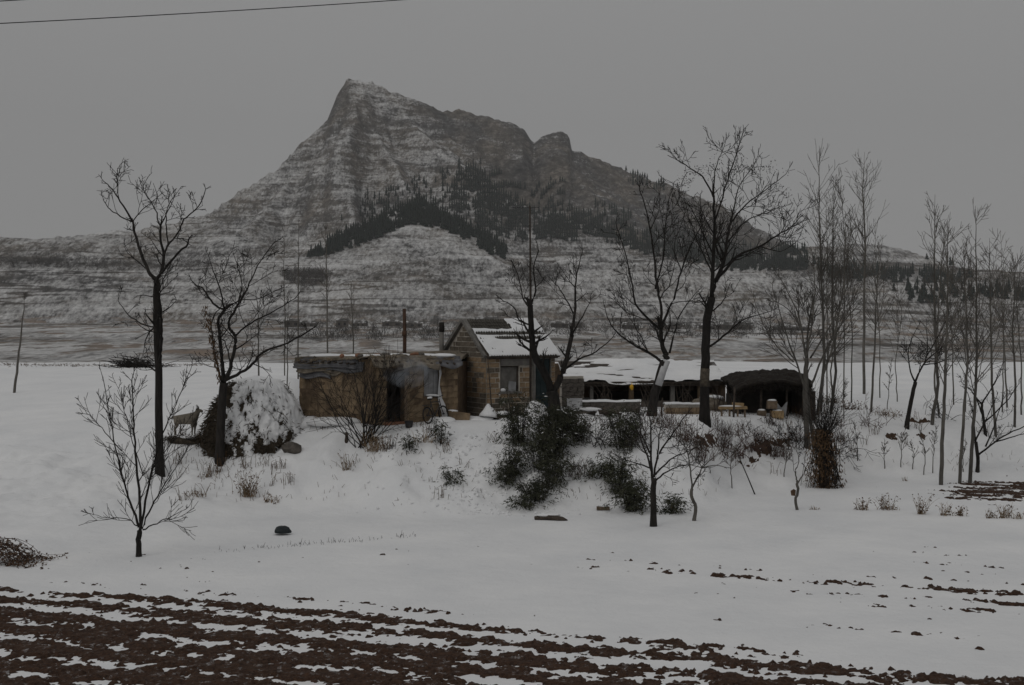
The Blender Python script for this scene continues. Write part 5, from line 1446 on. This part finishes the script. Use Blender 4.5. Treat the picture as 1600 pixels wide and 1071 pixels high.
# ------------------------------------------------------------------ bicycle against the ruin wall
def bicycle():
    w = P(682, 655, 48.0); gz = g1(w.x, w.y) - .02
    e = empty("bicycle", (w.x, w.y, gz), "old dark bicycle with snow on its saddle leaning at the mud brick house window", "bicycle", rz=math.radians(58))
    e.rotation_euler = (math.radians(-8), 0, math.radians(58))
    r = .32
    for nm, x in (("rear_wheel", -.50), ("front_wheel", .52)):
        wl_ = MB().ring((x, 0, r), r - .02, .022, (0, 1, 0), 26, 6).build(nm, M['rubber'], e, True)
        sp = MB().ring((x, 0, r), r - .05, .010, (0, 1, 0), 26, 4); sp.build("rim", M['metal'], wl_, True)
        MB().tube([(x, -.05, r), (x, .05, r)], .022, 7).build("hub", M['metal'], wl_)
        for k in range(14):
            a = 2 * PI * k / 14
            MB().tube([(x, .02 * (-1) ** k, r), (x + (r - .05) * math.cos(a), 0, r + (r - .05) * math.sin(a))], .0035, 3).build("spoke", M['metal'], wl_)
    f = MB(); bb_, st, hd_ = (-.08, 0, .28), (-.22, 0, .80), (.36, 0, .80)
    for a, b in ((bb_, st), (st, hd_), (bb_, (.39, 0, .70)), (bb_, (-.50, 0, r)), ((-.20, 0, .72), (-.50, 0, r))): f.tube([a, b], .019, 7)
    f.build("frame", M['metal'], e, True)
    MB().tube([(.34, 0, .90), (.40, 0, .66), (.52, .0, r)], .018, 7).build("fork", M['metal'], e, True)
    MB().tube([(.20, -.27, .98), (.30, -.24, 1.02), (.33, 0, .96), (.30, .24, 1.02), (.20, .27, .98)], .014, 6).build("handlebar", M['metal'], e, True)
    MB().tube([st, (-.245, 0, .90)], .014, 6).build("seat_post", M['metal'], e)
    sd_ = MB().blob((-.25, 0, .92), (.14, .08, .035), 2, .15, 2).build("saddle", M['rubber'], e, True)
    MB().blob((-.25, 0, .965), (.13, .085, .045), 5, .2, 2).build("saddle_snow", M['snow'], sd_, True)
    MB().box((-.52, 0, .70), (.34, .14, .02)).build("carrier", M['metal'], e)
    c = MB().ring((-.08, 0, .28), .085, .008, (0, 1, 0), 18, 4); c.build("chainring", M['metal'], e, True)
    for s in (-1, 1): MB().tube([(-.08, .04 * s, .28), (-.08 + .12 * s, .09 * s, .28 - .11 * s), (-.08 + .12 * s, .17 * s, .28 - .11 * s)], .011, 5).build("pedal", M['metal'], e)
bicycle()
# slab, bucket, snow heaps by the walls
w = P(716, 645, 49.0); e = empty("mud_slab", (w.x, w.y, g1(w.x, w.y)), "fallen brown mud slab with snow on top at the cottage gable foot", "slab")
MB().box((0, 0, .14), (.9, .35, .32), Matrix.Rotation(.12, 3, 'Y'), jit=.03).build("slab", M['adobe'], e)
MB().blob((-.22, 0, .33), (.24, .18, .06), 3).build("snow_cap", M['snow'], e, True)
w, d = on(639, 668); e = empty("tin_bucket", (w.x, w.y, w.z - .02), "small dark bucket standing right of the black doorway", "bucket")
MB().tube([(0, 0, 0), (0, 0, .24)], [.12, .16], 12).build("body", M['metal'], e, True); MB().ring((0, 0, .24), .16, .012, (0, 0, 1), 14, 4).build("rim", M['metal'], e, True)
w = P(775, 640, 49.3); e = empty("covered_pile", (w.x, w.y, g1(w.x, w.y) - .05), "pile of firewood under pointed snow by the cottage window", "woodpile")
for k in range(9): MB().tube([(-.45 + R.uniform(0, .2), R.uniform(-.15, .15), .08 + .05 * (k % 4)), (.45 + R.uniform(0, .25), R.uniform(-.15, .15), .06 + .06 * (k % 4))], R.uniform(.03, .05), 6).build("log", M['wood_dark'], e, True)
MB().tube([(-.30, -.05, .16), (-.29, -.04, .26), (-.28, -.02, .42), (-.30, 0, .58), (-.30, .02, .66)], [.36, .33, .22, .10, .03], 12).build("snow_cap", M['snow'], e, True)
MB().blob((.30, 0, .30), (.32, .2, .08), 8, .3, 2).build("snow_cap", M['snow'], e, True)
w = P(838, 648, 49.9); o = MB().blob((0, 0, 0), (.48, .4, .62), 15, .25, 3).build("snow_heap", M['snow'], None, True); o.location = (w.x, w.y, g1(w.x, w.y) + .05)
tag(o, "shovelled snow heap in front of the teal door", "snow heap")

# ------------------------------------------------------------------ bank: bare earth, stones, bag, boards
for i, (px, py, rx_, rz2, lab) in enumerate([(1192,705,1.05,.48,"dark bare earth cut in the bank below the thatched hut"), (1225,690,.7,.35,"small earth cut in the bank left of the vine covered stump"), (1389,684,.42,.24,"left reddish earth scar on the bank below the black crooked tree"), (1443,682,.52,.20,"right reddish earth scar on the bank below the black crooked tree"), (1440,660,.6,.10,"thin strip of bare earth at the black crooked tree's foot"), (1110,690,.8,.4,"dark earth patch at the foot of the tree with the pale trunk patch")]):
    w, d = on(px, py)
    nn = 40; A_, B_ = np.meshgrid(np.linspace(-1.2, 1.2, nn), np.linspace(-1.6, 1.6, nn), indexing='ij')
    gx = (g1(w.x + .4, d) - g1(w.x - .4, d)) / .8; gy = (g1(w.x, d + .4) - g1(w.x, d - .4)) / .8; kk = float(np.clip(-gx / max(gy, .1), -1.2, 1.2))
    X = w.x + A_ * rx_; Y = d + B_ * rz2 * 1.0 + A_ * rx_ * kk; cov = .50 - np.hypot(A_, B_ * .8) * .9 + fbm(X * 2.6, Y * 2.6, 200 + i, 4, .65) * 1.9
    h = np.clip(cov, -.4, .5) * .22 + fbm(X * 5, Y * 5, 210 + i, 4, .6) * .34
    o = mk("bare_earth", np.stack([X, Y, G(X, Y) + h], -1), gridfaces(nn, nn), M['earth']); tag(o, lab, kind="structure")
w, d = on(441, 836)
o = MB().blob((0, 0, .09), (.24, .16, .17), 6, .5, 3, flat=-.03).build("black_bag", M['blackbag'], None, True); o.location = w; tag(o, "crumpled black plastic bag lying on the front snow", "bag")
w, d = on(942, 797); e = empty("snowy_plank", w, "short plank end capped with snow at the foot of the bank", "plank")
MB().box((0, 0, .05), (.42, .22, .10), jit=.01).build("plank", M['wood'], e); MB().blob((0, 0, .14), (.20, .12, .08), 3).build("snow_cap", M['snow'], e, True)
w, d = on(1048, 795); e = empty("hive_box", w, "small box with a snow cap under the evergreen right of the small dark tree", "box")
MB().box((0, 0, .18), (.22, .2, .05), jit=.006).build("lid", M['wood'], e); MB().box((.06, 0, .02), (.12, .12, .28), jit=.006).build("post", M['plank'], e); MB().blob((0, 0, .26), (.14, .12, .08), 3).build("snow_cap", M['snow'], e, True)
w, d = on(862, 813); e = empty("fallen_log", w, "dark broken log half under snow below the evergreens", "log")
MB().tube([(-.55, .1, .05), (-.1, 0, .10), (.35, -.08, .04), (.5, -.1, -.02)], [.06, .10, .08, .05], 8).build("log", M['wood_dark'], e, True); MB().blob((-.1, .02, .16), (.4, .09, .05), 4).build("snow_cap", M['snow'], e, True)
w, d = on(541, 690); e = empty("wooden_stump", w, "narrow dark stump standing in the snow below the mud brick house", "stump")
MB().tube([(0, 0, -.1), (.02, 0, .18), (.0, 0, .32)], [.07, .06, .05], 7).build("stump", M['wood_dark'], e, True); 
w = P(212, 566, 96); e = empty("brush_pile", (w.x, 96, g1(w.x, 96) - .1), "dark brush pile on the snow crest behind the tall left tree", "brush pile")
sg = Seg()
for k in range(420):
    p = Vector((R.gauss(0, .7), R.gauss(0, .4), abs(R.gauss(0, .28)))); q = p + Vector((R.gauss(0, .7), R.gauss(0, .4), R.gauss(.1, .2))); sg.add(tuple(p), tuple(q), .03, .015)
sg.build("brushwood", M['bark'], e, kind="stuff")

# ------------------------------------------------------------------ evergreen bamboo-like bushes on the bank
def evergreen(label, px, py, d, rad, H, n, dens_snow=.03, L=.14, name="evergreen_bush"):
    b = P(px, py, d); b.z = g1(b.x, b.y) if d > 41 else b.z
    e = empty(name, b, label, "bush")
    mb = MB(); sn = MB(); st = MB()
    n = int(n * 1.35); dens_snow *= .3; nst = max(7, int(n / 110))
    for k in range(nst):
        a = R.random() * 6.28; rr = rad * math.sqrt(R.random()) ; hh = H * R.uniform(.55, 1.0)
        p0 = Vector((math.cos(a) * rr * .4, math.sin(a) * rr * .35, -.1)); p2 = Vector((math.cos(a) * rr, math.sin(a) * rr * .8, hh)); p1 = (p0 + p2) / 2 + Vector((0, 0, H * .12))
        st.tube([p0, p1, p2], [.012, .010, .004], 3, False)
        nodes = [R.uniform(.05, 1.06) for _ in range(max(3, int(n / nst / 13)))]
        for t in nodes:
            c = (p0.lerp(p1, min(1, t * 2)) if t < .5 else p1.lerp(p2, t * 2 - 1)); c = c + Vector((R.gauss(0, .15), R.gauss(0, .14), R.gauss(0, .10)))
            sd_ = Vector((R.gauss(0, .6), R.gauss(0, .6), R.uniform(-.7, .1)))
            for j in range(R.randint(7, 18)):
                q = c + Vector((R.gauss(0, .055), R.gauss(0, .055), R.gauss(0, .045))) + sd_ * R.uniform(0, .16)
                leaf(sn if R.random() < dens_snow else mb, q, sd_ + Vector((R.gauss(0, .5), R.gauss(0, .5), R.uniform(-.5, .15))), L * R.uniform(.6, 1.3), .03)
    for k in range(nst // 2):      # outer sprays that droop away from the clump
        a = R.random() * 6.28; r1 = rad * R.uniform(.9, 1.7); h1 = H * R.uniform(.1, .75); c = Vector((math.cos(a) * r1, math.sin(a) * r1 * .6, h1))
        st.tube([Vector((0, 0, 0)), c * .6 + Vector((0, 0, h1 * .4)), c], [.009, .007, .003], 3, False)
        for j in range(R.randint(10, 34)):
            q = c * R.uniform(.7, 1.1) + Vector((R.gauss(0, .10), R.gauss(0, .10), R.gauss(0, .08)))
            leaf(sn if R.random() < dens_snow * 2 else mb, q, Vector((math.cos(a) * .5 + R.gauss(0, .5), R.gauss(0, .5), -R.uniform(.1, .9))), L * R.uniform(.6, 1.3), .03)
    mb.build("foliage", M['bamboo'], e, kind="stuff"); st.build("stems", M['twig'], e, kind="stuff")
    if sn.V: sn.build("foliage_snow", M['snow'], e, kind="stuff")
evergreen("dense dark evergreen bush in front of the pollarded tree", 868, 735, 46.2, .75, 2.1, 4200)
evergreen("feathery light evergreen bush left of the dense dark one", 812, 745, 46.0, .70, 2.0, 2000)
evergreen("low drooping evergreen sprays at the left foot of the evergreens", 790, 765, 44.6, .6, .8, 900)
evergreen("ragged evergreen bush low under the dense dark one", 838, 790, 43.6, .75, .85, 1500)
evergreen("thin evergreen between the dense dark bush and the small dark tree", 905, 705, 47.0, .5, 1.0, 900, .10)
evergreen("snow flecked evergreen sprays on the slope right of the dense dark bush", 925, 750, 45.0, .9, .6, 1100, .22)
evergreen("dark evergreen bush left of the small dark tree trunk", 988, 795, 43.0, .55, 1.05, 2000)
evergreen("tall evergreen behind the small dark tree's crown", 975, 715, 46.6, .7, 1.7, 2200, .05)
evergreen("small drooping evergreen right of the small dark tree trunk", 1048, 800, 42.9, .45, .65, 700)
evergreen("ragged evergreen filling the slope between the dense dark bush and its low neighbour", 862, 775, 44.3, .6, 1.0, 1300, .06)
evergreen("loose evergreen high on the slope under the pollarded tree's right side", 888, 690, 47.6, .55, .9, 1100, .06)
evergreen("evergreen twigs at the foot of the feathery bush", 822, 800, 43.2, .4, .5, 500, .05)
evergreen("dark evergreen mass below the feathery bush", 842, 765, 44.8, .7, 1.7, 2200, .05)
evergreen("upright evergreen at the left edge of the dark mass", 800, 770, 44.6, .45, 1.5, 1100, .05)
evergreen("dark upright evergreen just left of the small dark tree's crown", 968, 775, 44.2, .55, 1.6, 1700, .05)
evergreen("little evergreen tuft alone on the slope below the bicycle", 704, 752, hit(704, 752), .35, .45, 420, .08)
evergreen("small evergreen sprig on the slope below the black doorway", 640, 700, hit(640, 700), .18, .5, 200, .05)
evergreen("thin evergreen seedling on the bank below the mud slab", 688, 695, hit(688, 695), .22, .8, 260, .05)

# ------------------------------------------------------------------ dry weeds and grass
def tuft(label, px, py, n, H, spread, m='straw', name="dry_grass_tuft", droop=.3, leaves=0, d=None, cat="grass tuft"):
    d = d or hit(px, py); b = P(px, py, d); b.z = g1(b.x, b.y)
    e = empty(name, b, label, cat); sg = Seg(); mb = MB()
    for k in range(n):
        p = Vector((R.gauss(0, spread * .35), R.gauss(0, spread * .25), -.04)); dr = Vector((R.gauss(0, .35), R.gauss(0, .3), 1)).normalized(); h = H * R.uniform(.4, 1.0); r = .009
        for j in range(4):
            dr = (dr + Vector((R.gauss(0, .12), R.gauss(0, .12), -droop * j * .25))).normalized(); q = p + dr * h / 4
            sg.add(tuple(p), tuple(q), r, r * .8); r *= .8; p = q
            if leaves and R.random() < leaves: leaf(mb, p, Vector((R.gauss(0, 1), R.gauss(0, 1), -.8)), R.uniform(.05, .13), .045)
    sg.build("stalks", M[m], e, kind="stuff")
    if mb.V: mb.build("leaves", M['leaf'], e, kind="stuff")
for (px, py, n, H, s, m_, lf, lab) in [
 (385,775,60,1.0,.4,'straw',.5,"tall bent dry reeds on the slope below the haystack"), (305,775,40,.35,.5,'straw',.1,"flat dry grass right of the young front tree"), (425,785,25,.35,.4,'straw',.4,"short dry weeds right of the bent reeds"),
 (540,735,22,.8,.18,'straw',.3,"thin dry reeds on the slope left below the mud brick house"), (585,705,60,.9,.5,'straw',.3,"dry reed clump under the mud brick house corner"), (610,700,30,.6,.4,'twig',.2,"dark dry stalks right under the black doorway"),
 (660,690,40,.5,.6,'straw',.2,"low dry weeds right below the tin bucket"), (365,700,10,.3,.2,'straw',.1,"few straws between broad tree and haystack"), (325,745,22,.35,.4,'straw',.1,"dry grass below the broad tree's foot"),
 (1345,797,26,.55,.35,'straw',.6,"leafy dry weed, leftmost of the row at the bank's right foot"), (1385,797,34,.65,.4,'straw',.7,"biggest leafy dry weed in the row at the bank's right foot"), (1439,804,26,.85,.16,'straw',.7,"tall narrow dry weed with a brown foot"),
 (1476,806,22,.55,.25,'straw',.5,"dry weed just right of the tall narrow one"), (1500,806,26,.45,.25,'straw',.6,"bushy dry weed below the turned soil patch"), (1548,810,26,.35,.25,'straw',.3,"low dry grass tuft left of the big tuft at right"), (1568,810,44,.60,.3,'straw',.2,"fullest dry grass tuft near the right picture edge"), (1592,811,22,.35,.25,'straw',.2,"sparse dry grass at the right picture edge"),
 (1274,797,16,.25,.2,'straw',.2,"tiny grass tuft right of the forked sapling"), (1400,797,10,.25,.2,'straw',.1,"little straw tuft between two leafy weeds"), (1415,752,14,.30,.2,'straw',.1,"few straws on the slope left of the thick poplar"),
 (1330,640,60,.5,.9,'vine',.5,"brown bramble on the snow right of the coppiced tree"), (1385,650,60,.45,.9,'straw',.2,"tan flattened grass bank below the lone poplar"), (1300,630,70,.55,.9,'vine',.6,"brown leafy bramble behind the coppiced tree")]:
    tuft(lab, px, py, n, H, s, m_, leaves=lf)
for (px, py, n, H, s, lab) in [(1130,700,60,1.0,.7,"reddish bramble right of the tree with the pale trunk patch"), (1070,690,70,1.1,.8,"reddish bramble between the two big trees"), (1185,690,60,.8,.8,"dark bramble on the earth cut below the hut"), (1240,690,60,.9,.6,"dark bramble left of the vine covered stump"), (960,670,60,.9,.8,"dark bramble at the yard wall's foot"), (905,668,40,.7,.6,"dark bramble between pollarded tree and yard wall"), (1160,670,26,.5,.6,"thin bramble on the snow before the bench")]:
    tuft(lab, px, py, n, H, s, 'twig_red', "bramble_bush", .45, .10, cat="bramble")
for (px, py, n, H, s, lab) in [(1175,705,110,.7,.8,"dense dark bramble hanging over the left of the earth cut"), (1215,712,110,.8,.7,"dense dark bramble hanging over the right of the earth cut"), (1130,680,90,.8,.9,"dense bramble on the bank edge right of the tree with the pale trunk patch"), (1095,720,70,1.0,.9,"tangled bramble under the tree with the pale trunk patch, lower clump"), (1040,665,70,.9,.9,"bramble below the tan yard wall"), (1150,715,50,.7,.7,"bramble on the snow slope left of the earth cut"), (1205,665,50,.8,.6,"thin bramble before the boxes of the thatched hut"), (1265,660,60,1.0,.6,"bramble round the coppiced tree's stems"), (1310,690,50,1.0,.6,"bramble right of the coppiced tree"), (900,745,60,.9,.9,"bare bramble between the evergreens"), (985,690,50,.9,.8,"bare bramble under the leaning shed tree"), (770,690,20,.5,.5,"thin bramble left above the feathery evergreen")]:
    tuft(lab, px, py, n, H, s, 'twig_red', "bramble_bush", .45, .06, cat="bramble")
# row of stubble across the snow
e = None
for i in range(15):
    px = 356 + i * 20; 
    if px > 640: px += 40
    py = np.interp(px, [350, 640, 730], [862, 838, 829])
    tuft("short stubble tuft in the thin row across the front snow", px + R.uniform(-4, 4), float(py), R.randint(3, 13), R.choice((.10, .16, .22)), .6, 'twig', "stubble_tuft", .1)
for o in bpy.data.objects:
    if o.name.startswith("stubble_tuft"): o["group"] = "stubble row across the front snow"
# brown leafy shrub drooping in at the left edge
d = hit(60, 880); b = P(-25, 862, d); b.z = g1(b.x, d)
e = empty("leafy_shrub", b, "drooping shrub with curled brown leaves at the left picture edge", "shrub"); sg = Seg(); mb = MB()
for k in range(34):
    p = Vector((R.uniform(-.3, .2), R.uniform(-.4, .4), R.uniform(.2, .5))); dr = Vector((1, R.gauss(0, .25), R.uniform(.25, .8))).normalized(); L = R.uniform(1.3, 2.7); r = .012
    for j in range(10):
        dr = (dr + Vector((0, R.gauss(0, .1), -.20 + R.gauss(0, .10)))).normalized(); q = p + dr * L / 10
        if q.z < .05: q.z = .05
        sg.add(tuple(p), tuple(q), r, r * .9); r *= .9; p = q
        for m_ in range(5):
            if R.random() < .75: leaf(mb, p + vrand() * .05, Vector((R.gauss(0, 1), R.gauss(0, 1), -.7)), R.uniform(.05, .11), .05)
sg.build("stems", M['twig_red'], e, kind="stuff"); mb.build("foliage", M['leaf'], e, kind="stuff")
# vine covered stump below the coppiced tree
d = hit(1285, 762); b = P(1287, 764, d)
e = empty("vine_covered_stump", b, "stump wrapped in brown hanging vines below the coppiced grey tree", "stump")
MB().tube([b - Vector((0, 0, .2)), P(1286, 720, d), P(1284, 672, d)], [.20, .16, .12], 9).build("trunk", M['bark'], e, True, b)
mb = MB(); sg = Seg()
for k in range(3200):
    t = R.random(); c = P(1282 + 8 * (1 - t) + R.gauss(0, 7 + 7 * (1 - t)) , 764 - 95 * t, d) + Vector((0, R.uniform(-.4, .3), 0))
    leaf(mb, c, Vector((R.gauss(0, .5), R.gauss(0, .5), -1)), R.uniform(.08, .2), .04)
for k in range(90):
    p = P(1285 + R.gauss(0, 9), 670 + R.uniform(0, 30), d) + Vector((0, R.uniform(-.3, .2), 0)); x_ = R.gauss(.05, .20)
    q = Vector((p.x + x_ * .6, p.y - .1, p.z - .8)); s_ = Vector((p.x + x_ * 1.3, p.y - .15, max(b.z, p.z - 2.0)))
    sg.add(tuple(p), tuple(q), .016, .013); sg.add(tuple(q), tuple(s_), .013, .009)
for k in range(70):
    p = P(1285, 690, d); grow(sg, p, Vector((R.uniform(-.5, 1.0), R.gauss(0, .5), R.uniform(.5, 1.3))), R.uniform(1.0, 2.1), .014, 1, TP(dens=1.6, minr=.005, wig=.12))
mb.build("vine_leaves", M['vine'], e, base=b, kind="stuff"); sg.build("vine_stems", M['twig'], e, b, kind="stuff")

# multi stemmed shrub before the ruin
d = 46.4; b = P(568, 665, d); b.z = g1(b.x, b.y)
e = empty("bare_shrub", b, "large bare shrub of many spreading stems in front of the mud brick house", "shrub"); sg = Seg()
T = TP(dens=2.0, levels=2, minr=.006, wig=.10, up=.03, ang=(20, 50), seg=.2)
for k in range(26):
    a = R.uniform(-1.0, 1.0); dr = Vector((math.sin(a) * 1.05, R.gauss(0, .35), math.cos(a)))
    grow(sg, b + Vector((R.gauss(0, .15), R.gauss(0, .1), -.1)), dr, R.uniform(1.8, 3.0), R.uniform(.018, .034), 2, T)
sg.build("stems", M['twig'], e, b, kind="stuff")
# bare bushes along the bank edge
def bush(lab, px, py, n, L, spread, m='twig'):
    d = hit(px, py); b = P(px, py, d); b.z = g1(b.x, b.y); e = empty("bare_bush", b, lab, "bush"); sg = Seg()
    T = TP(dens=2.4, levels=2, minr=.0072, wig=.20, up=.0, ang=(25, 65), seg=.16)
    for k in range(n):
        a = R.uniform(-1.25, 1.25); dr = Vector((math.sin(a) * 1.1, R.gauss(0, .45), math.cos(a) * .9 + .1))
        grow(sg, b + Vector((R.gauss(0, spread), R.gauss(0, spread * .5), -.08)), dr, L * R.uniform(.5, 1.05), R.uniform(.010, .020), 2, T)
    sg.build("stems", M[m], e, b, kind="stuff")
bush("tangled bare bush under the tree with the pale trunk patch", 1085, 700, 16, 1.5, .35, 'twig_red')
bush("tangled bare bush below the wooden bench", 1135, 712, 14, 1.3, .4, 'twig_red')
bush("dark bare bush over the earth cut below the thatched hut", 1188, 700, 18, 1.2, .5)
bush("dark bare bush left of the coppiced tree", 1238, 700, 16, 1.4, .35)
bush("wide bare bush right of the vine covered stump", 1300, 715, 14, 1.6, .25)
bush("bare bush among the evergreens under the yard wall", 935, 700, 14, 1.3, .4)
bush("bare bush at the foot of the leaning shed tree", 1000, 685, 14, 1.2, .4, 'twig_red')
bush("bare bush behind the dark crooked tree", 1475, 655, 12, 1.4, .4)
bush("bare bush on the bank between the lone poplar and the earth scars", 1360, 665, 12, 1.2, .4, 'twig_red')
bush("low bare bush by the bicycle", 668, 680, 8, .8, .2)
# grass tips and crumbs poking through the snow of the bank
sg = Seg()
PXs = np.concatenate([NR.uniform(470, 1000, 1700), NR.uniform(270, 470, 1300), NR.uniform(1000, 1330, 1500), NR.uniform(1300, 1600, 1200)])
Ds = np.where(PXs < 1050, NR.uniform(41, 52, PXs.size), NR.uniform(43, 57, PXs.size)); Xs = (PXs - 800) / FPX * Ds; Zs = G(Xs, Ds)
ok = (vn(Xs * .7, Ds * .7, 300) > NR.uniform(.40, .82, PXs.size)) & (Zs > .25) & (Zs < 2.62)
for x, d, z in zip(Xs[ok], Ds[ok], Zs[ok]):
    L = R.uniform(.05, .22); sg.add((x, d, z - .03), (x + R.gauss(0, .08), d + R.gauss(0, .06), z + L), .008, .005)
for _ in range(120):
    px = R.choice((R.uniform(480, 780), R.uniform(270, 470), R.uniform(1020, 1330), R.uniform(1300, 1560))); d = R.uniform(43, 50) if px < 1050 else R.uniform(46, 57)
    x = (px - 800) / FPX * d; z = g1(x, d)
    if z < .4 or z > 2.6: continue
    for k in range(R.randint(3, 12)):
        a = (x + R.gauss(0, .12), d + R.gauss(0, .08), z - .05); L = R.uniform(.12, .5); dx_ = R.gauss(0, .22)
        b_ = (a[0] + dx_ * L, a[1] + R.gauss(0, .15) * L, z + L); sg.add(a, b_, .009, .007); sg.add(b_, (b_[0] + dx_ * L * .8 + R.gauss(0, .05), b_[1], b_[2] + R.uniform(-.12, .08)), .007, .005)
CX = NR.uniform(-60, -24, 900); CY = 100 + NR.normal(0, 1.2, 900); CZ = G(CX, CY)
for x, d, z in zip(CX, CY, CZ): sg.add((x, d, z - .05), (x + R.gauss(0, .2), d, z + R.uniform(.05, .16)), .02, .01)
o = sg.build("bank_grass", M['vine']); tag(o, "sparse dead grass tips poking through the snow on the bank", "grass", kind="stuff")
mb = MB()
CX = NR.normal(-.7, 1.6, 380); CY = NR.uniform(42.3, 46.5, 380); CZ = G(CX, CY)
for k, (x, d, z) in enumerate(zip(CX, CY, CZ)):
    r = R.uniform(.02, .06); mb.box((x, d, z + r * .2), (r * 1.6, r * 1.6, r * 1.2), Matrix.Rotation(R.random() * 3, 3, 'Z') @ Matrix.Rotation(R.random(), 3, 'X'), jit=r * .3)
o = mb.build("snow_crumbs", M['snow'], None); tag(o, "loose snow crumbs rolled down the bank below the mud slab", "snow crumbs", kind="stuff")
# drifts against the mud brick walls
def drift(lab, px, py, d, r, seed):
    w = P(px, py, d); o = MB().blob((0, 0, 0), r, seed, .22, 3).build("snow_drift", M['snow'], None, True); o.location = (w.x, d, g1(w.x, d) - .02); tag(o, lab, kind="structure")
for i, a in enumerate([("snow drift at the left corner of the mud brick house", 478, 640, 48.9, (.75, .6, .34)), ("snow drift along the mud brick side wall", 525, 645, 48.2, (1.1, .7, .20)), ("snow drift below the boarded window", 690, 655, 48.3, (.55, .45, .22)), ("snow drift at the cottage gable", 735, 648, 49.3, (.9, .5, .14)), ("snow drift before the cottage window", 800, 650, 49.6, (.7, .5, .16)), ("snow drift below the black doorway's left", 592, 668, 46.9, (.5, .4, .14))]):
    drift(*a, 40 + i)
# blue smoke drifting out of the black doorway
def f_smoke():
    m = bpy.data.materials.new("smoke"); m.use_nodes = True; nt = m.node_tree; nt.nodes.clear()
    o = nt.nodes.new("ShaderNodeOutputMaterial"); v = nt.nodes.new("ShaderNodeVolumePrincipled")
    v.inputs['Color'].default_value = (0.74, 0.80, 0.88, 1)
    n = noise(nt, 1.6, 3); mr = N(nt, "ShaderNodeMapRange"); mr.inputs['From Min'].default_value = .42; mr.inputs['From Max'].default_value = .75; mr.inputs['To Max'].default_value = 1.6
    nt.links.new(n.outputs[0], mr.inputs[0]); nt.links.new(mr.outputs[0], v.inputs['Density']); nt.links.new(v.outputs[0], o.inputs['Volume']); return m
c = Vector((RC.x, RC.y, RZ)) + uR1 * 1.05 + nRr * .45
o = MB().blob((0, 0, 0), (.95, .32, .60), 77, .35, 3).build("smoke", f_smoke(), None); o.location = (c.x, c.y, 4.55); tag(o, "thin bluish smoke drifting from the black doorway", kind="stuff")

# ------------------------------------------------------------------ overhead wires
for i, (p0, p1, lab) in enumerate([((0, 37, 30), (630, 0, 34), "lower overhead wire crossing the sky at top left"), ((0, 2, 30), (60, -2, 30.4), "upper overhead wire at the top left corner")]):
    a, b = P(*p0), P(*p1); u = (b - a); k0, k1 = (-3.0, 6.0) if i == 0 else (-30, 60)
    pts = []
    for j in range(61):
        t = k0 + (k1 - k0) * j / 60; s_ = t if i == 0 else t / 10
        pts.append(a + u * t + Vector((0, 0, (.10 if i == 0 else .10) * s_ * (s_ - 1))))
    o = MB().tube(pts, .012, 5).build("overhead_wire", M['wire'], None, True); tag(o, lab, "wire", "overhead wires")

# ------------------------------------------------------------------ haze
HZD = 0.00006
def f_haze(name):
    m = bpy.data.materials.new(name); m.use_nodes = True; nt = m.node_tree; nt.nodes.clear()
    o = nt.nodes.new("ShaderNodeOutputMaterial"); v = nt.nodes.new("ShaderNodeVolumePrincipled")
    v.inputs['Color'].default_value = (0.93, 0.93, 0.94, 1); v.inputs['Density'].default_value = HZD; v.inputs['Anisotropy'].default_value = 0.0
    nt.links.new(v.outputs[0], o.inputs['Volume']); return m
zl = float(min(ZF.min(), -12)) - 1
o = MB().box((0, 1480, (zl + 520) / 2), (4400, 3120, 520 - zl)).build("haze", f_haze("haze_air"), None)
tag(o, "thin grey winter haze in the air", kind="stuff")
